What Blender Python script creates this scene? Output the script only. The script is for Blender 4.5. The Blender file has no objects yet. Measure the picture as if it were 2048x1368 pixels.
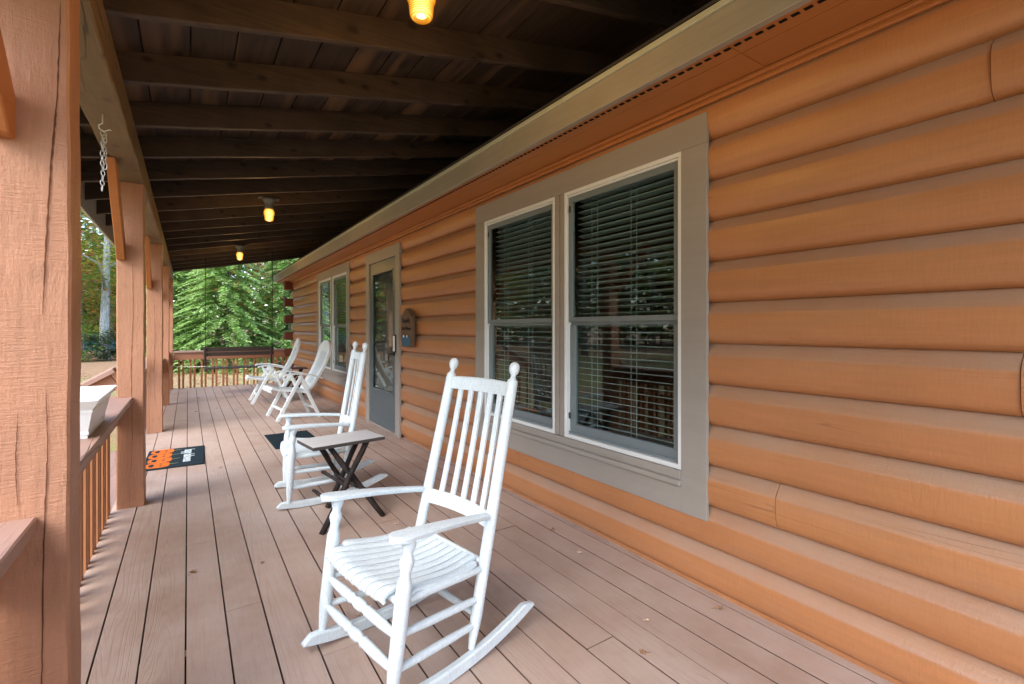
import bpy, math, random
from mathutils import Vector, Matrix
R = math.radians
random.seed(7)
scene = bpy.context.scene
COL = scene.collection

# ------------------------------------------------------------------ camera
cd = bpy.data.cameras.new("camera"); cam = bpy.data.objects.new("camera", cd); COL.objects.link(cam)
cam.location = (0, 0, 1.25)
cam.rotation_euler = (R(90), 0, -R(34.019))
cd.sensor_width = 36; cd.lens = 36 * 960 / 2048
cd.shift_y = -27 / 2048
cd.clip_start = 0.05; cd.clip_end = 500
scene.camera = cam

# ------------------------------------------------------------------ world + sun
w = bpy.data.worlds.new("World"); scene.world = w; w.use_nodes = True
nt = w.node_tree; nt.nodes.clear()
sky = nt.nodes.new("ShaderNodeTexSky"); sky.sky_type = 'NISHITA'; sky.sun_disc = False
SUN_EL, SUN_AZ = 42.0, -118.0       # azimuth measured from +Y towards +X
sky.sun_elevation = R(SUN_EL); sky.sun_rotation = R(SUN_AZ)
sky.air_density = 1.0; sky.dust_density = 1.2; sky.ozone_density = 1.0
bg = nt.nodes.new("ShaderNodeBackground"); bg.inputs[1].default_value = 0.15
wo = nt.nodes.new("ShaderNodeOutputWorld")
nt.links.new(sky.outputs[0], bg.inputs[0]); nt.links.new(bg.outputs[0], wo.inputs[0])
sl = bpy.data.lights.new("sun", 'SUN'); sl.energy = .9; sl.angle = R(60); sl.color = (1.0, .985, .96)
so = bpy.data.objects.new("sun", sl); COL.objects.link(so)
sd = Vector((math.sin(R(SUN_AZ)) * math.cos(R(SUN_EL)), math.cos(R(SUN_AZ)) * math.cos(R(SUN_EL)), math.sin(R(SUN_EL))))
so.rotation_euler = sd.to_track_quat('Z', 'Y').to_euler(); so.location = (-10, -5, 12)
scene.view_settings.view_transform = 'Standard'; scene.view_settings.look = 'None'
scene.view_settings.exposure = 2.38; scene.view_settings.gamma = 1
scene.cycles.max_bounces = 10; scene.cycles.diffuse_bounces = 6; scene.cycles.glossy_bounces = 4
scene.cycles.transparent_max_bounces = 16; scene.cycles.transmission_bounces = 8
scene.cycles.sample_clamp_indirect = 6.0

# ------------------------------------------------------------------ materials
class NM:
    def __init__(s, name):
        s.m = bpy.data.materials.new(name); s.m.use_nodes = True
        s.t = s.m.node_tree; s.t.nodes.clear()
        s.out = s.t.nodes.new("ShaderNodeOutputMaterial")
    def n(s, typ, **kw):
        nd = s.t.nodes.new(typ)
        for k, v in kw.items():
            if k == 'inp':
                for a, b in v.items(): 
                    if hasattr(b, 'links') or isinstance(b, bpy.types.NodeSocket): s.t.links.new(b, nd.inputs[a])
                    else: nd.inputs[a].default_value = b
            else: setattr(nd, k, v)
        return nd
    def link(s, a, b): s.t.links.new(a, b)
    def co(s, scale=(1, 1, 1), loc=(0, 0, 0), rot=(0, 0, 0), rnd=True):
        tc = s.n("ShaderNodeTexCoord")
        v = tc.outputs['Object']
        if rnd:
            oi = s.n("ShaderNodeObjectInfo")
            mu = s.n("ShaderNodeMath", operation='MULTIPLY', inp={0: oi.outputs['Random'], 1: 37.0})
            va = s.n("ShaderNodeVectorMath", operation='ADD', inp={0: v, 1: mu.outputs[0]}); v = va.outputs[0]
        mp = s.n("ShaderNodeMapping", inp={'Vector': v, 'Location': loc, 'Rotation': rot, 'Scale': scale})
        return mp.outputs[0]
    def noise(s, vec, scale, detail=4, rough=.6, dist=0.0):
        return s.n("ShaderNodeTexNoise", inp={'Vector': vec, 'Scale': scale, 'Detail': detail, 'Roughness': rough, 'Distortion': dist}).outputs['Fac']
    def ramp(s, fac, stops):
        r = s.n("ShaderNodeValToRGB", inp={'Fac': fac}); e = r.color_ramp.elements
        while len(e) > 1: e.remove(e[-1])
        e[0].position = stops[0][0]; e[0].color = (*stops[0][1], 1) if not isinstance(stops[0][1], float) else (stops[0][1],) * 3 + (1,)
        for p, c in stops[1:]:
            x = e.new(p); x.color = (*c, 1) if not isinstance(c, float) else (c,) * 3 + (1,)
        return r.outputs[0]
    def mix(s, f, a, b, bt='MIX'):
        nd = s.n("ShaderNodeMix", data_type='RGBA', blend_type=bt)
        for k, v in ((0, f), (6, a), (7, b)):
            if isinstance(v, bpy.types.NodeSocket): s.link(v, nd.inputs[k])
            elif isinstance(v, (tuple, list)): nd.inputs[k].default_value = (*v, 1)
            else: nd.inputs[k].default_value = v
        return nd.outputs[2]
    def math(s, op, a, b=0.0, c=None):
        nd = s.n("ShaderNodeMath", operation=op)
        for k, v in ((0, a), (1, b)) + (((2, c),) if c is not None else ()):
            if isinstance(v, bpy.types.NodeSocket): s.link(v, nd.inputs[k])
            else: nd.inputs[k].default_value = v
        return nd.outputs[0]
    def bump(s, h, st, dist=.01, normal=None):
        nd = s.n("ShaderNodeBump", inp={'Height': h, 'Strength': st, 'Distance': dist})
        if normal: s.link(normal, nd.inputs['Normal'])
        return nd.outputs[0]
    def bsdf(s, color, rough=.5, normal=None, spec=.5, metal=0.0, **kw):
        b = s.n("ShaderNodeBsdfPrincipled")
        for k, v in (('Base Color', color), ('Roughness', rough), ('Metallic', metal), ('Specular IOR Level', spec)):
            if isinstance(v, bpy.types.NodeSocket): s.link(v, b.inputs[k])
            elif isinstance(v, (tuple, list)): b.inputs[k].default_value = (*v, 1)
            else: b.inputs[k].default_value = v
        if normal is not None: s.link(normal, b.inputs['Normal'])
        for k, v in kw.items():
            k = k.replace('_', ' ')
            if isinstance(v, tuple): b.inputs[k].default_value = (*v, 1)
            else: b.inputs[k].default_value = v
        s.link(b.outputs[0], s.out.inputs[0]); return s.m

def ax(v, axis):      # scale vector: small along `axis`
    a = [1, 1, 1]; a['xyz'.index(axis)] = v; return tuple(a)

def wood(name, col, axis='y', grain=1.0, var=.25, bump=.3, saw=0.0, rough=.55, crack=.0, knots=.0, spec=.35, dark=.45, sawsc=95.0):
    M = NM(name)
    g = M.co(ax(.06, axis)); c0 = M.co()
    n1 = M.noise(g, 60 * grain, 6, .65, .4); n2 = M.noise(c0, 3.0, 4, .6); n3 = M.noise(g, 9 * grain, 3, .5)
    lo = tuple(c * (1 - var) for c in col); hi = tuple(min(1, c * (1 + var * .8)) for c in col)
    f = M.math('MULTIPLY_ADD', n1, .5, M.math('MULTIPLY', n2, .5))
    c = M.mix(M.ramp(f, [(.3, 0.0), (.7, 1.0)]), lo, hi)
    c = M.mix(M.math('MULTIPLY', M.ramp(n3, [(.45, 0.0), (.75, 1.0)]), .35), c, tuple(x * .75 for x in col))
    h = M.math('MULTIPLY', n1, 1.0)
    if knots:
        sx = M.n("ShaderNodeSeparateXYZ", inp={0: M.co()}); oth = [q for q in range(3) if q != 'xyz'.index(axis)]
        cv = M.n("ShaderNodeCombineXYZ", inp={0: M.math('MULTIPLY', sx.outputs['xyz'.index(axis)], .62), 1: M.math('ADD', sx.outputs[oth[0]], sx.outputs[oth[1]])})
        vv = M.n("ShaderNodeTexVoronoi", voronoi_dimensions='2D', inp={'Vector': cv.outputs[0], 'Scale': 4.6, 'Randomness': 1.0}).outputs['Distance']
        vn = M.math('ADD', vv, M.math('MULTIPLY', n2, .06))
        kf = M.ramp(vn, [(.07, 1.0), (.13, 0.0)])
        c = M.mix(M.math('MULTIPLY', kf, knots), c, tuple(x * dark for x in col))
        ring = M.math('SINE', M.math('MULTIPLY', vv, 160.0))
        h = M.math('ADD', h, M.math('MULTIPLY', M.math('MULTIPLY', ring, M.ramp(vn, [(.03, 1.0), (.2, 0.0)])), .12))
    nrm = M.bump(h, bump, .004)
    if saw:
        rot = (R(7), R(-5), 0) if axis == 'z' else (0, 0, 0)
        wv = M.noise(M.co(ax(9.0, axis), rot=rot), sawsc / 10.0, 4, .7, .15)
        wn = M.noise(M.co(ax(.25, axis)), 70, 4, .7)
        pk = M.ramp(M.noise(M.co(), 5, 3, .6), [(.35, .25), (.65, 1.0)])
        nrm = M.bump(M.math('ADD', M.math('MULTIPLY', wv, M.math('MULTIPLY', pk, 1.6)), M.math('MULTIPLY', wn, .9)), saw, .006, nrm)
    if crack:
        cn = M.noise(M.co(ax(.06, axis)), 9.0, 2, .5, .15)
        cf = M.math('ABSOLUTE', M.math('SUBTRACT', cn, .5))
        cm = M.ramp(cf, [(.0, 1.0), (.005, .9), (.009, 0.0)])
        mk = M.ramp(M.noise(M.co(ax(.5, axis)), 1.6, 1, .5), [(.46, 0.0), (.52, 1.0)])
        cm = M.math('MULTIPLY', M.math('MULTIPLY', cm, mk), crack)
        c = M.mix(cm, c, tuple(x * .25 for x in col))
        nrm = M.bump(M.math('SUBTRACT', 1.0, cm), .8, .004, nrm)
    return M.bsdf(c, rough, nrm, spec)

def plain(name, col, rough=.5, spec=.5, metal=0.0, var=.08, bump=.0, sc=20):
    M = NM(name)
    n = M.noise(M.co(), sc, 4, .6)
    c = M.mix(n, tuple(x * (1 - var) for x in col), tuple(min(1, x * (1 + var)) for x in col))
    nr = M.bump(M.noise(M.co(), sc * 12, 3, .6), bump, .002) if bump else None
    return M.bsdf(c, M.math('MULTIPLY_ADD', n, .15, rough - .07), nr, spec, metal)

LOGC = (.47, .198, .073)
MT = {}
# log wall: grain along y, cross chatter marks, per-log tone
def log_mat():
    M = NM("log_paint")
    at = M.n("ShaderNodeAttribute", attribute_name="tone").outputs['Fac']
    g = M.co((1, .05, 1), rnd=False); c0 = M.co(rnd=False)
    n1 = M.noise(g, 55, 6, .65, .3); n2 = M.noise(c0, 2.2, 5, .6)
    chat = M.noise(M.co((.6, 1, .12), rnd=False), 130, 3, .6)
    f = M.math('MULTIPLY_ADD', n1, .55, M.math('MULTIPLY', n2, .45))
    c = M.mix(M.ramp(f, [(.3, 0.0), (.7, 1.0)]), tuple(x * .84 for x in LOGC), tuple(x * 1.14 for x in LOGC))
    c = M.mix(M.math('MULTIPLY', M.ramp(chat, [(.40, 0.0), (.66, 1.0)]), .20), c, tuple(x * .72 for x in LOGC))
    c = M.mix(M.math('MULTIPLY', at, .35), c, (.36, .135, .055))
    dust = M.ramp(M.noise(M.co((1, .35, 2.5), rnd=False), 3.2, 5, .65), [(.5, 0.0), (.78, 1.0)])
    c = M.mix(M.math('MULTIPLY', dust, .22), c, (.40, .26, .17))
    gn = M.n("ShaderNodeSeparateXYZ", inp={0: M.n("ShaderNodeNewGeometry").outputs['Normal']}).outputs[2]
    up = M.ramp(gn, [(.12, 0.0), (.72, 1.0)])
    up_grey = M.math('MULTIPLY', up, M.math('MULTIPLY_ADD', n2, 1.0, .06))
    c = M.mix(up_grey, c, (.35, .285, .225))  # log faces mixed towards grey the more they point up
    vv = M.n("ShaderNodeTexVoronoi", inp={'Vector': M.co((1, .5, 1), rnd=False), 'Scale': 1.9}).outputs['Distance']
    vn = M.math('ADD', vv, M.math('MULTIPLY', n2, .03))
    c = M.mix(M.math('MULTIPLY', M.ramp(vn, [(.03, 1.0), (.06, 0.0)]), .35), c, (.20, .07, .03))
    ring = M.math('MULTIPLY', M.math('SINE', M.math('MULTIPLY', vv, 260.0)), M.ramp(vn, [(.02, 1.0), (.08, 0.0)]))
    h = M.math('ADD', M.math('MULTIPLY', n1, 1.0), M.math('MULTIPLY', ring, .4))
    h = M.math('ADD', h, M.math('MULTIPLY', chat, .9))
    cn = M.noise(M.co((1, .05, 1), rnd=False), 9.0, 2, .5, .2)
    cm = M.ramp(M.math('ABSOLUTE', M.math('SUBTRACT', cn, .5)), [(.0, 1.0), (.0028, 0.0)])
    mk = M.ramp(M.noise(M.co((.7, .5, 3), rnd=False), 1.5, 1, .5), [(.57, 0.0), (.62, 1.0)])
    cm = M.math('MULTIPLY', M.math('MULTIPLY', cm, mk), .5)
    c = M.mix(cm, c, (.12, .045, .02))
    h = M.math('SUBTRACT', h, M.math('MULTIPLY', cm, 3.0))
    nr = M.bump(h, .36, .004)
    return M.bsdf(c, M.math('MULTIPLY_ADD', n2, .18, .30), nr, .6)
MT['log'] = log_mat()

def deck_mat():
    M = NM("deck_paint")
    tc = M.n("ShaderNodeTexCoord").outputs['Object']
    sp = M.n("ShaderNodeSeparateXYZ", inp={0: tc})
    idx = M.math('FLOOR', M.math('DIVIDE', M.math('ADD', sp.outputs[0], .0075), .144))
    wn = M.n("ShaderNodeTexWhiteNoise", noise_dimensions='1D', inp={'W': idx}).outputs['Value']
    off = M.n("ShaderNodeCombineXYZ", inp={1: M.math('MULTIPLY', wn, 40.0), 2: M.math('MULTIPLY', wn, 9.0)})
    v = M.n("ShaderNodeVectorMath", operation='ADD', inp={0: tc, 1: off.outputs[0]}).outputs[0]
    g = M.n("ShaderNodeMapping", inp={'Vector': v, 'Scale': (1, .045, 1)}).outputs[0]
    # cathedral grain: contours of a stretched noise
    big = M.noise(g, 8.0, 2, .45, .3)
    rings = M.math('SINE', M.math('MULTIPLY', big, 190.0))
    fine = M.noise(g, 120, 4, .7)
    ringmask = M.ramp(M.noise(g, 3.0, 2, .5), [(.45, 0.0), (.6, 1.0)])
    rr = M.math('MULTIPLY', M.ramp(rings, [(.3, 0.0), (1.0, 1.0)]), M.math('MULTIPLY_ADD', ringmask, .8, .2))
    n2 = M.noise(tc, 1.6, 5, .65); n4 = M.noise(tc, 14, 5, .7)
    base = M.mix(wn, (.375, .258, .195), (.445, .315, .245))
    c = M.mix(M.ramp(n2, [(.35, 0.0), (.7, 1.0)]), base, (.52, .41, .345))       # worn, greyer patches
    wear = M.ramp(M.math('MULTIPLY_ADD', n4, .5, M.math('MULTIPLY', n2, .5)), [(.56, 0.0), (.68, 1.0)])
    c = M.mix(M.math('MULTIPLY', wear, .30), c, (.40, .225, .15))                # orange paint showing through
    c = M.mix(M.math('MULTIPLY', rr, .16), c, (.22, .125, .09))
    c = M.mix(M.math('MULTIPLY', M.ramp(fine, [(.5, 0.0), (.8, 1.0)]), .25), c, (.22, .12, .09))
    sp2 = M.ramp(M.noise(tc, 260, 2, .5), [(.72, 0.0), (.78, 1.0)])
    c = M.mix(M.math('MULTIPLY', sp2, .35), c, (.55, .48, .42))
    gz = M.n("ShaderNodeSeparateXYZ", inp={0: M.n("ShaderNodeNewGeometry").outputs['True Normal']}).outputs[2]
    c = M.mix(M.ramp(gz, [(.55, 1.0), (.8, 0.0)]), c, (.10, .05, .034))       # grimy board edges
    h = M.math('ADD', M.math('MULTIPLY', rr, -.7), M.math('MULTIPLY', fine, .6))
    nr = M.bump(h, .28, .003)
    return M.bsdf(c, M.math('MULTIPLY_ADD', n2, .25, .42), nr, .4)
MT['deck'] = deck_mat()
MT['post'] = wood("post_paint", (.43, .205, .115), 'z', .8, .15, .4, .55, .46, crack=.2, knots=.30, dark=.6, sawsc=190)
MT['rail'] = wood("rail_paint", (.37, .165, .09), 'y', 1, .15, .22, .0, .5)
MT['railx'] = wood("rail_paint_x", (.37, .165, .09), 'x', 1, .15, .22, .0, .5)
MT['cap'] = wood("cap_paint", (.36, .22, .17), 'y', 1, .15, .2, .0, .5, crack=.6)
MT['capx'] = wood("cap_paint_x", (.36, .22, .17), 'x', 1, .15, .2, .0, .5)
MT['baluster'] = wood("baluster_paint", (.40, .165, .07), 'z', 1, .15, .22, .0, .5)
MT['brace'] = wood("brace_paint", (.42, .15, .045), 'y', 1, .15, .25, .2, .5)
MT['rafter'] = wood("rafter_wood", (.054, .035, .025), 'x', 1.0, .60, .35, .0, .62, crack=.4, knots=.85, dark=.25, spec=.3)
MT['beam'] = wood("beam_wood", (.17, .105, .050), 'y', 1.0, .3, .4, .25, .6, crack=.8, knots=.6, dark=.35)
def plank_mat():
    M = NM("roof_plank_wood")
    tc = M.n("ShaderNodeTexCoord").outputs['Object']
    sp = M.n("ShaderNodeSeparateXYZ", inp={0: tc})
    wn = M.n("ShaderNodeTexWhiteNoise", noise_dimensions='1D', inp={'W': M.math('FLOOR', M.math('DIVIDE', M.math('ADD', sp.outputs[0], .75), .19))}).outputs['Value']
    off = M.n("ShaderNodeCombineXYZ", inp={1: M.math('MULTIPLY', wn, 30.0), 2: M.math('MULTIPLY', wn, 7.0)})
    v = M.n("ShaderNodeVectorMath", operation='ADD', inp={0: tc, 1: off.outputs[0]}).outputs[0]
    g = M.n("ShaderNodeMapping", inp={'Vector': v, 'Scale': (1, .08, 1)}).outputs[0]
    n1 = M.noise(g, 30, 5, .6, .5); st = M.noise(g, 5.5, 2, .5)
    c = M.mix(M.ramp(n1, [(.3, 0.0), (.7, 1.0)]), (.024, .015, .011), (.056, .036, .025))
    c = M.mix(M.math('MULTIPLY', M.ramp(st, [(.55, 0.0), (.68, 1.0)]), .75), c, (.17, .095, .048))
    vv = M.n("ShaderNodeTexVoronoi", inp={'Vector': M.n("ShaderNodeMapping", inp={'Vector': v, 'Scale': (1, .4, 1)}).outputs[0], 'Scale': 3.5}).outputs['Distance']
    c = M.mix(M.ramp(vv, [(.04, .9), (.12, 0.0)]), c, (.012, .007, .005))
    return M.bsdf(c, .6, M.bump(n1, .3, .004), .3)
MT['plank'] = plank_mat()
MT['trim'] = wood("trim_paint", (.335, .30, .26), 'z', 1.2, .06, .12, .0, .48)
MT['trimy'] = wood("trim_paint_y", (.335, .30, .26), 'y', 1.2, .06, .12, .0, .48)
MT['fascia'] = wood("fascia_paint", (.34, .30, .235), 'y', .7, .14, .4, .0, .55)
MT['fasciaout'] = wood('outer_fascia_paint', (.46, .47, .39), 'y', .7, .08, .2, .0, .5)
MT['drip'] = plain("drip_metal", (.50, .50, .38), .4, .5)
MT['soffit'] = wood("soffit_paint", (.44, .165, .048), 'y', 1, .08, .1, .0, .45)
MT['dark'] = plain("dark_void", (.012, .010, .009), .9, .1)
MT['vinyl'] = plain("white_vinyl", (.74, .76, .74), .35, .5, var=.03)
MT['sash'] = plain("slate_sash", (.17, .205, .215), .4, .5, var=.05)
MT['blind'] = plain("blind_slat", (.30, .365, .37), .45, .4, var=.04)
MT['door'] = plain("slate_door", (.085, .115, .125), .38, .5, var=.06)
MT['black'] = plain("black_metal", (.015, .015, .016), .4, .5)
MT['butt'] = wood("log_end_paint", (.16, .045, .022), 'z', 1, .2, .3, .0, .6)
MT['logend'] = wood("log_end_pale", (.5, .36, .2), 'z', 1, .2, .3, .0, .6)
MT['interior'] = plain("interior_wall", (.12, .115, .11), .8, .2)
MT['shingle'] = plain("shingles", (.05, .045, .04), .9, .2, var=.4, bump=.5, sc=30)
MT['chain'] = plain("galvanised", (.62, .64, .66), .3, .5, metal=.8)
MT['lampbase'] = plain("porcelain_grey", (.20, .21, .19), .4, .5)
MT['darkwood'] = wood("dark_stained_wood", (.055, .038, .030), 'x', 1, .3, .3, .0, .5)
MT['tabletop'] = wood("weathered_board", (.60, .585, .565), 'x', 1, .15, .25, .0, .6)
MT['tableedge'] = wood("dark_board_edge", (.075, .065, .06), 'x', 1, .3, .3, .0, .6)
MT['plastic'] = plain("white_resin", (.72, .77, .77), .38, .5, var=.04)
MT['slot'] = plain("resin_groove", (.30, .35, .36), .6, .2)
MT['rope'] = plain("pale_rope", (.6, .58, .5), .8, .2)
MT['darkrope'] = plain("dark_rope", (.035, .03, .03), .8, .2)

def whitewash():
    M = NM("white_brushed_paint")
    n = M.noise(M.co(), 7, 4, .6); s1 = M.noise(M.co((1, 1, .12)), 150, 3, .7); s2 = M.noise(M.co((.12, 1, 1)), 150, 3, .7)
    f = M.math('MULTIPLY', M.math('ADD', s1, s2), .5)
    c = M.mix(M.ramp(f, [(.35, 0.0), (.6, 1.0)]), (.57, .655, .68), (.76, .84, .855))
    c = M.mix(M.ramp(n, [(.3, .3), (.65, 0.0)]), c, (.56, .63, .66))
    chip = M.ramp(M.noise(M.co(), 48, 4, .75), [(.70, 0.0), (.73, 1.0)])
    c = M.mix(M.math('MULTIPLY', chip, .6), c, (.36, .36, .35))
    return M.bsdf(c, M.math('MULTIPLY_ADD', n, .2, .34), M.bump(f, .22, .002), .5)
MT['white'] = whitewash()

def twig():
    M = NM("twig_bark")
    n = M.noise(M.co(), 60, 5, .7); n2 = M.noise(M.co((1, 1, .4)), 18, 3, .6)
    c = M.mix(M.ramp(n2, [(.35, 0.0), (.7, 1.0)]), (.014, .012, .012), (.055, .042, .036))
    c = M.mix(M.ramp(n, [(.66, 0.0), (.74, .8)]), c, (.30, .28, .26))
    return M.bsdf(c, .8, M.bump(n, .7, .004), .15)
MT['twig'] = twig()

def glass():
    M = NM("window_glass")
    fr = M.n("ShaderNodeLayerWeight", inp={'Blend': .5}).outputs['Facing']
    f = M.math('MINIMUM', M.math('MULTIPLY_ADD', M.math('POWER', fr, 4.8), .85, .036), 1.0)
    tr = M.n("ShaderNodeBsdfTransparent", inp={'Color': (.90, .96, .95, 1)})
    gl = M.n("ShaderNodeBsdfGlossy", inp={'Color': (.9, .95, .93, 1), 'Roughness': .012})
    mx = M.n("ShaderNodeMixShader", inp={0: f, 1: tr.outputs[0], 2: gl.outputs[0]})
    M.link(mx.outputs[0], M.out.inputs[0]); return M.m
MT['glass'] = glass()

def amber():
    M = NM("amber_glass_glow")
    lw = M.n("ShaderNodeLayerWeight", inp={'Blend': .35}).outputs['Facing']
    wv = M.n("ShaderNodeTexWave", bands_direction='Z', inp={'Vector': M.co(rnd=False), 'Scale': 42.0, 'Distortion': .6}).outputs['Fac']
    f = M.math('ADD', lw, M.math('MULTIPLY', wv, .25))
    c = M.ramp(f, [(.05, (1.0, .78, .20)), (.4, (1.0, .46, .04)), (.85, (.95, .27, .012))])
    st = M.ramp(f, [(.05, 1.0), (.5, .42), (.95, .20)])
    em = M.n("ShaderNodeEmission", inp={'Color': c, 'Strength': M.math('MULTIPLY', st, .50)})
    gl = M.n("ShaderNodeBsdfGlossy", inp={'Roughness': .08})
    ad = M.n("ShaderNodeMixShader", inp={0: .07, 1: em.outputs[0], 2: gl.outputs[0]})
    M.link(ad.outputs[0], M.out.inputs[0]); return M.m
MT['amber'] = amber()

def leafmat(name, cols, trans=.35):
    M = NM(name)
    at = M.n("ShaderNodeAttribute", attribute_name="tone").outputs['Fac']
    stops = [(i / max(1, len(cols) - 1), c) for i, c in enumerate(cols)]
    c = M.ramp(at, stops)
    d = M.n("ShaderNodeBsdfPrincipled", inp={'Base Color': c, 'Roughness': .5, 'Specular IOR Level': .4})
    t = M.n("ShaderNodeBsdfTranslucent", inp={'Color': c})
    mx = M.n("ShaderNodeMixShader", inp={0: trans, 1: d.outputs[0], 2: t.outputs[0]})
    M.link(mx.outputs[0], M.out.inputs[0]); return M.m
MT['hemlock'] = leafmat("hemlock_needles", [(.07, .16, .04), (.17, .34, .075), (.30, .49, .13), (.46, .62, .25)])
MT['autumn_mix'] = leafmat("autumn_leaves", [(.10, .24, .04), (.22, .36, .06), (.42, .42, .08), (.58, .30, .07), (.48, .15, .08), (.52, .42, .28)], .45)
MT['greenyel'] = leafmat("green_yellow_leaves", [(.08, .19, .035), (.18, .32, .05), (.32, .42, .08), (.58, .46, .10)], .45)
MT['orange'] = leafmat("orange_leaves", [(.16, .08, .02), (.34, .13, .025), (.42, .17, .03), (.30, .07, .03)], .45)
MT['deepgreen'] = leafmat("deep_green_leaves", [(.012, .035, .012), (.025, .06, .016), (.05, .10, .022)], .3)
def barkm(name, a, b):
    M = NM(name)
    n = M.noise(M.co((1, 1, .3)), 14, 5, .7)
    return M.bsdf(M.mix(M.ramp(n, [(.35, 0.0), (.65, 1.0)]), a, b), .85, M.bump(n, .8, .02), .2)
MT['bark'] = barkm("grey_bark", (.10, .085, .07), (.24, .22, .19))
MT['palebark'] = barkm("lichen_bark", (.20, .21, .20), (.45, .48, .47))

def ground_mat():
    M = NM("lawn_ground")
    tc = M.n("ShaderNodeTexCoord").outputs['Object']
    n1 = M.noise(tc, .35, 5, .6); n2 = M.noise(tc, 6, 6, .75); n3 = M.noise(tc, 30, 4, .8)
    grass = M.mix(n3, (.17, .20, .06), (.46, .38, .17))
    leaf = M.mix(M.ramp(n3, [(.35, 0.0), (.65, 1.0)]), (.22, .12, .07), (.52, .34, .20))
    sp = M.n("ShaderNodeSeparateXYZ", inp={0: tc})
    far = M.math('MULTIPLY', M.math('SUBTRACT', sp.outputs[1], 22.0), .09)
    f = M.math('ADD', M.math('ADD', M.math('MULTIPLY', n1, .9), M.math('MULTIPLY', n2, .9)), M.math('MAXIMUM', M.math('MINIMUM', far, .5), .0))
    c = M.mix(M.ramp(f, [(.82, 0.0), (1.0, 1.0)]), grass, leaf)
    return M.bsdf(c, .9, M.bump(n3, .8, .03), .1)
MT['ground'] = ground_mat()

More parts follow.
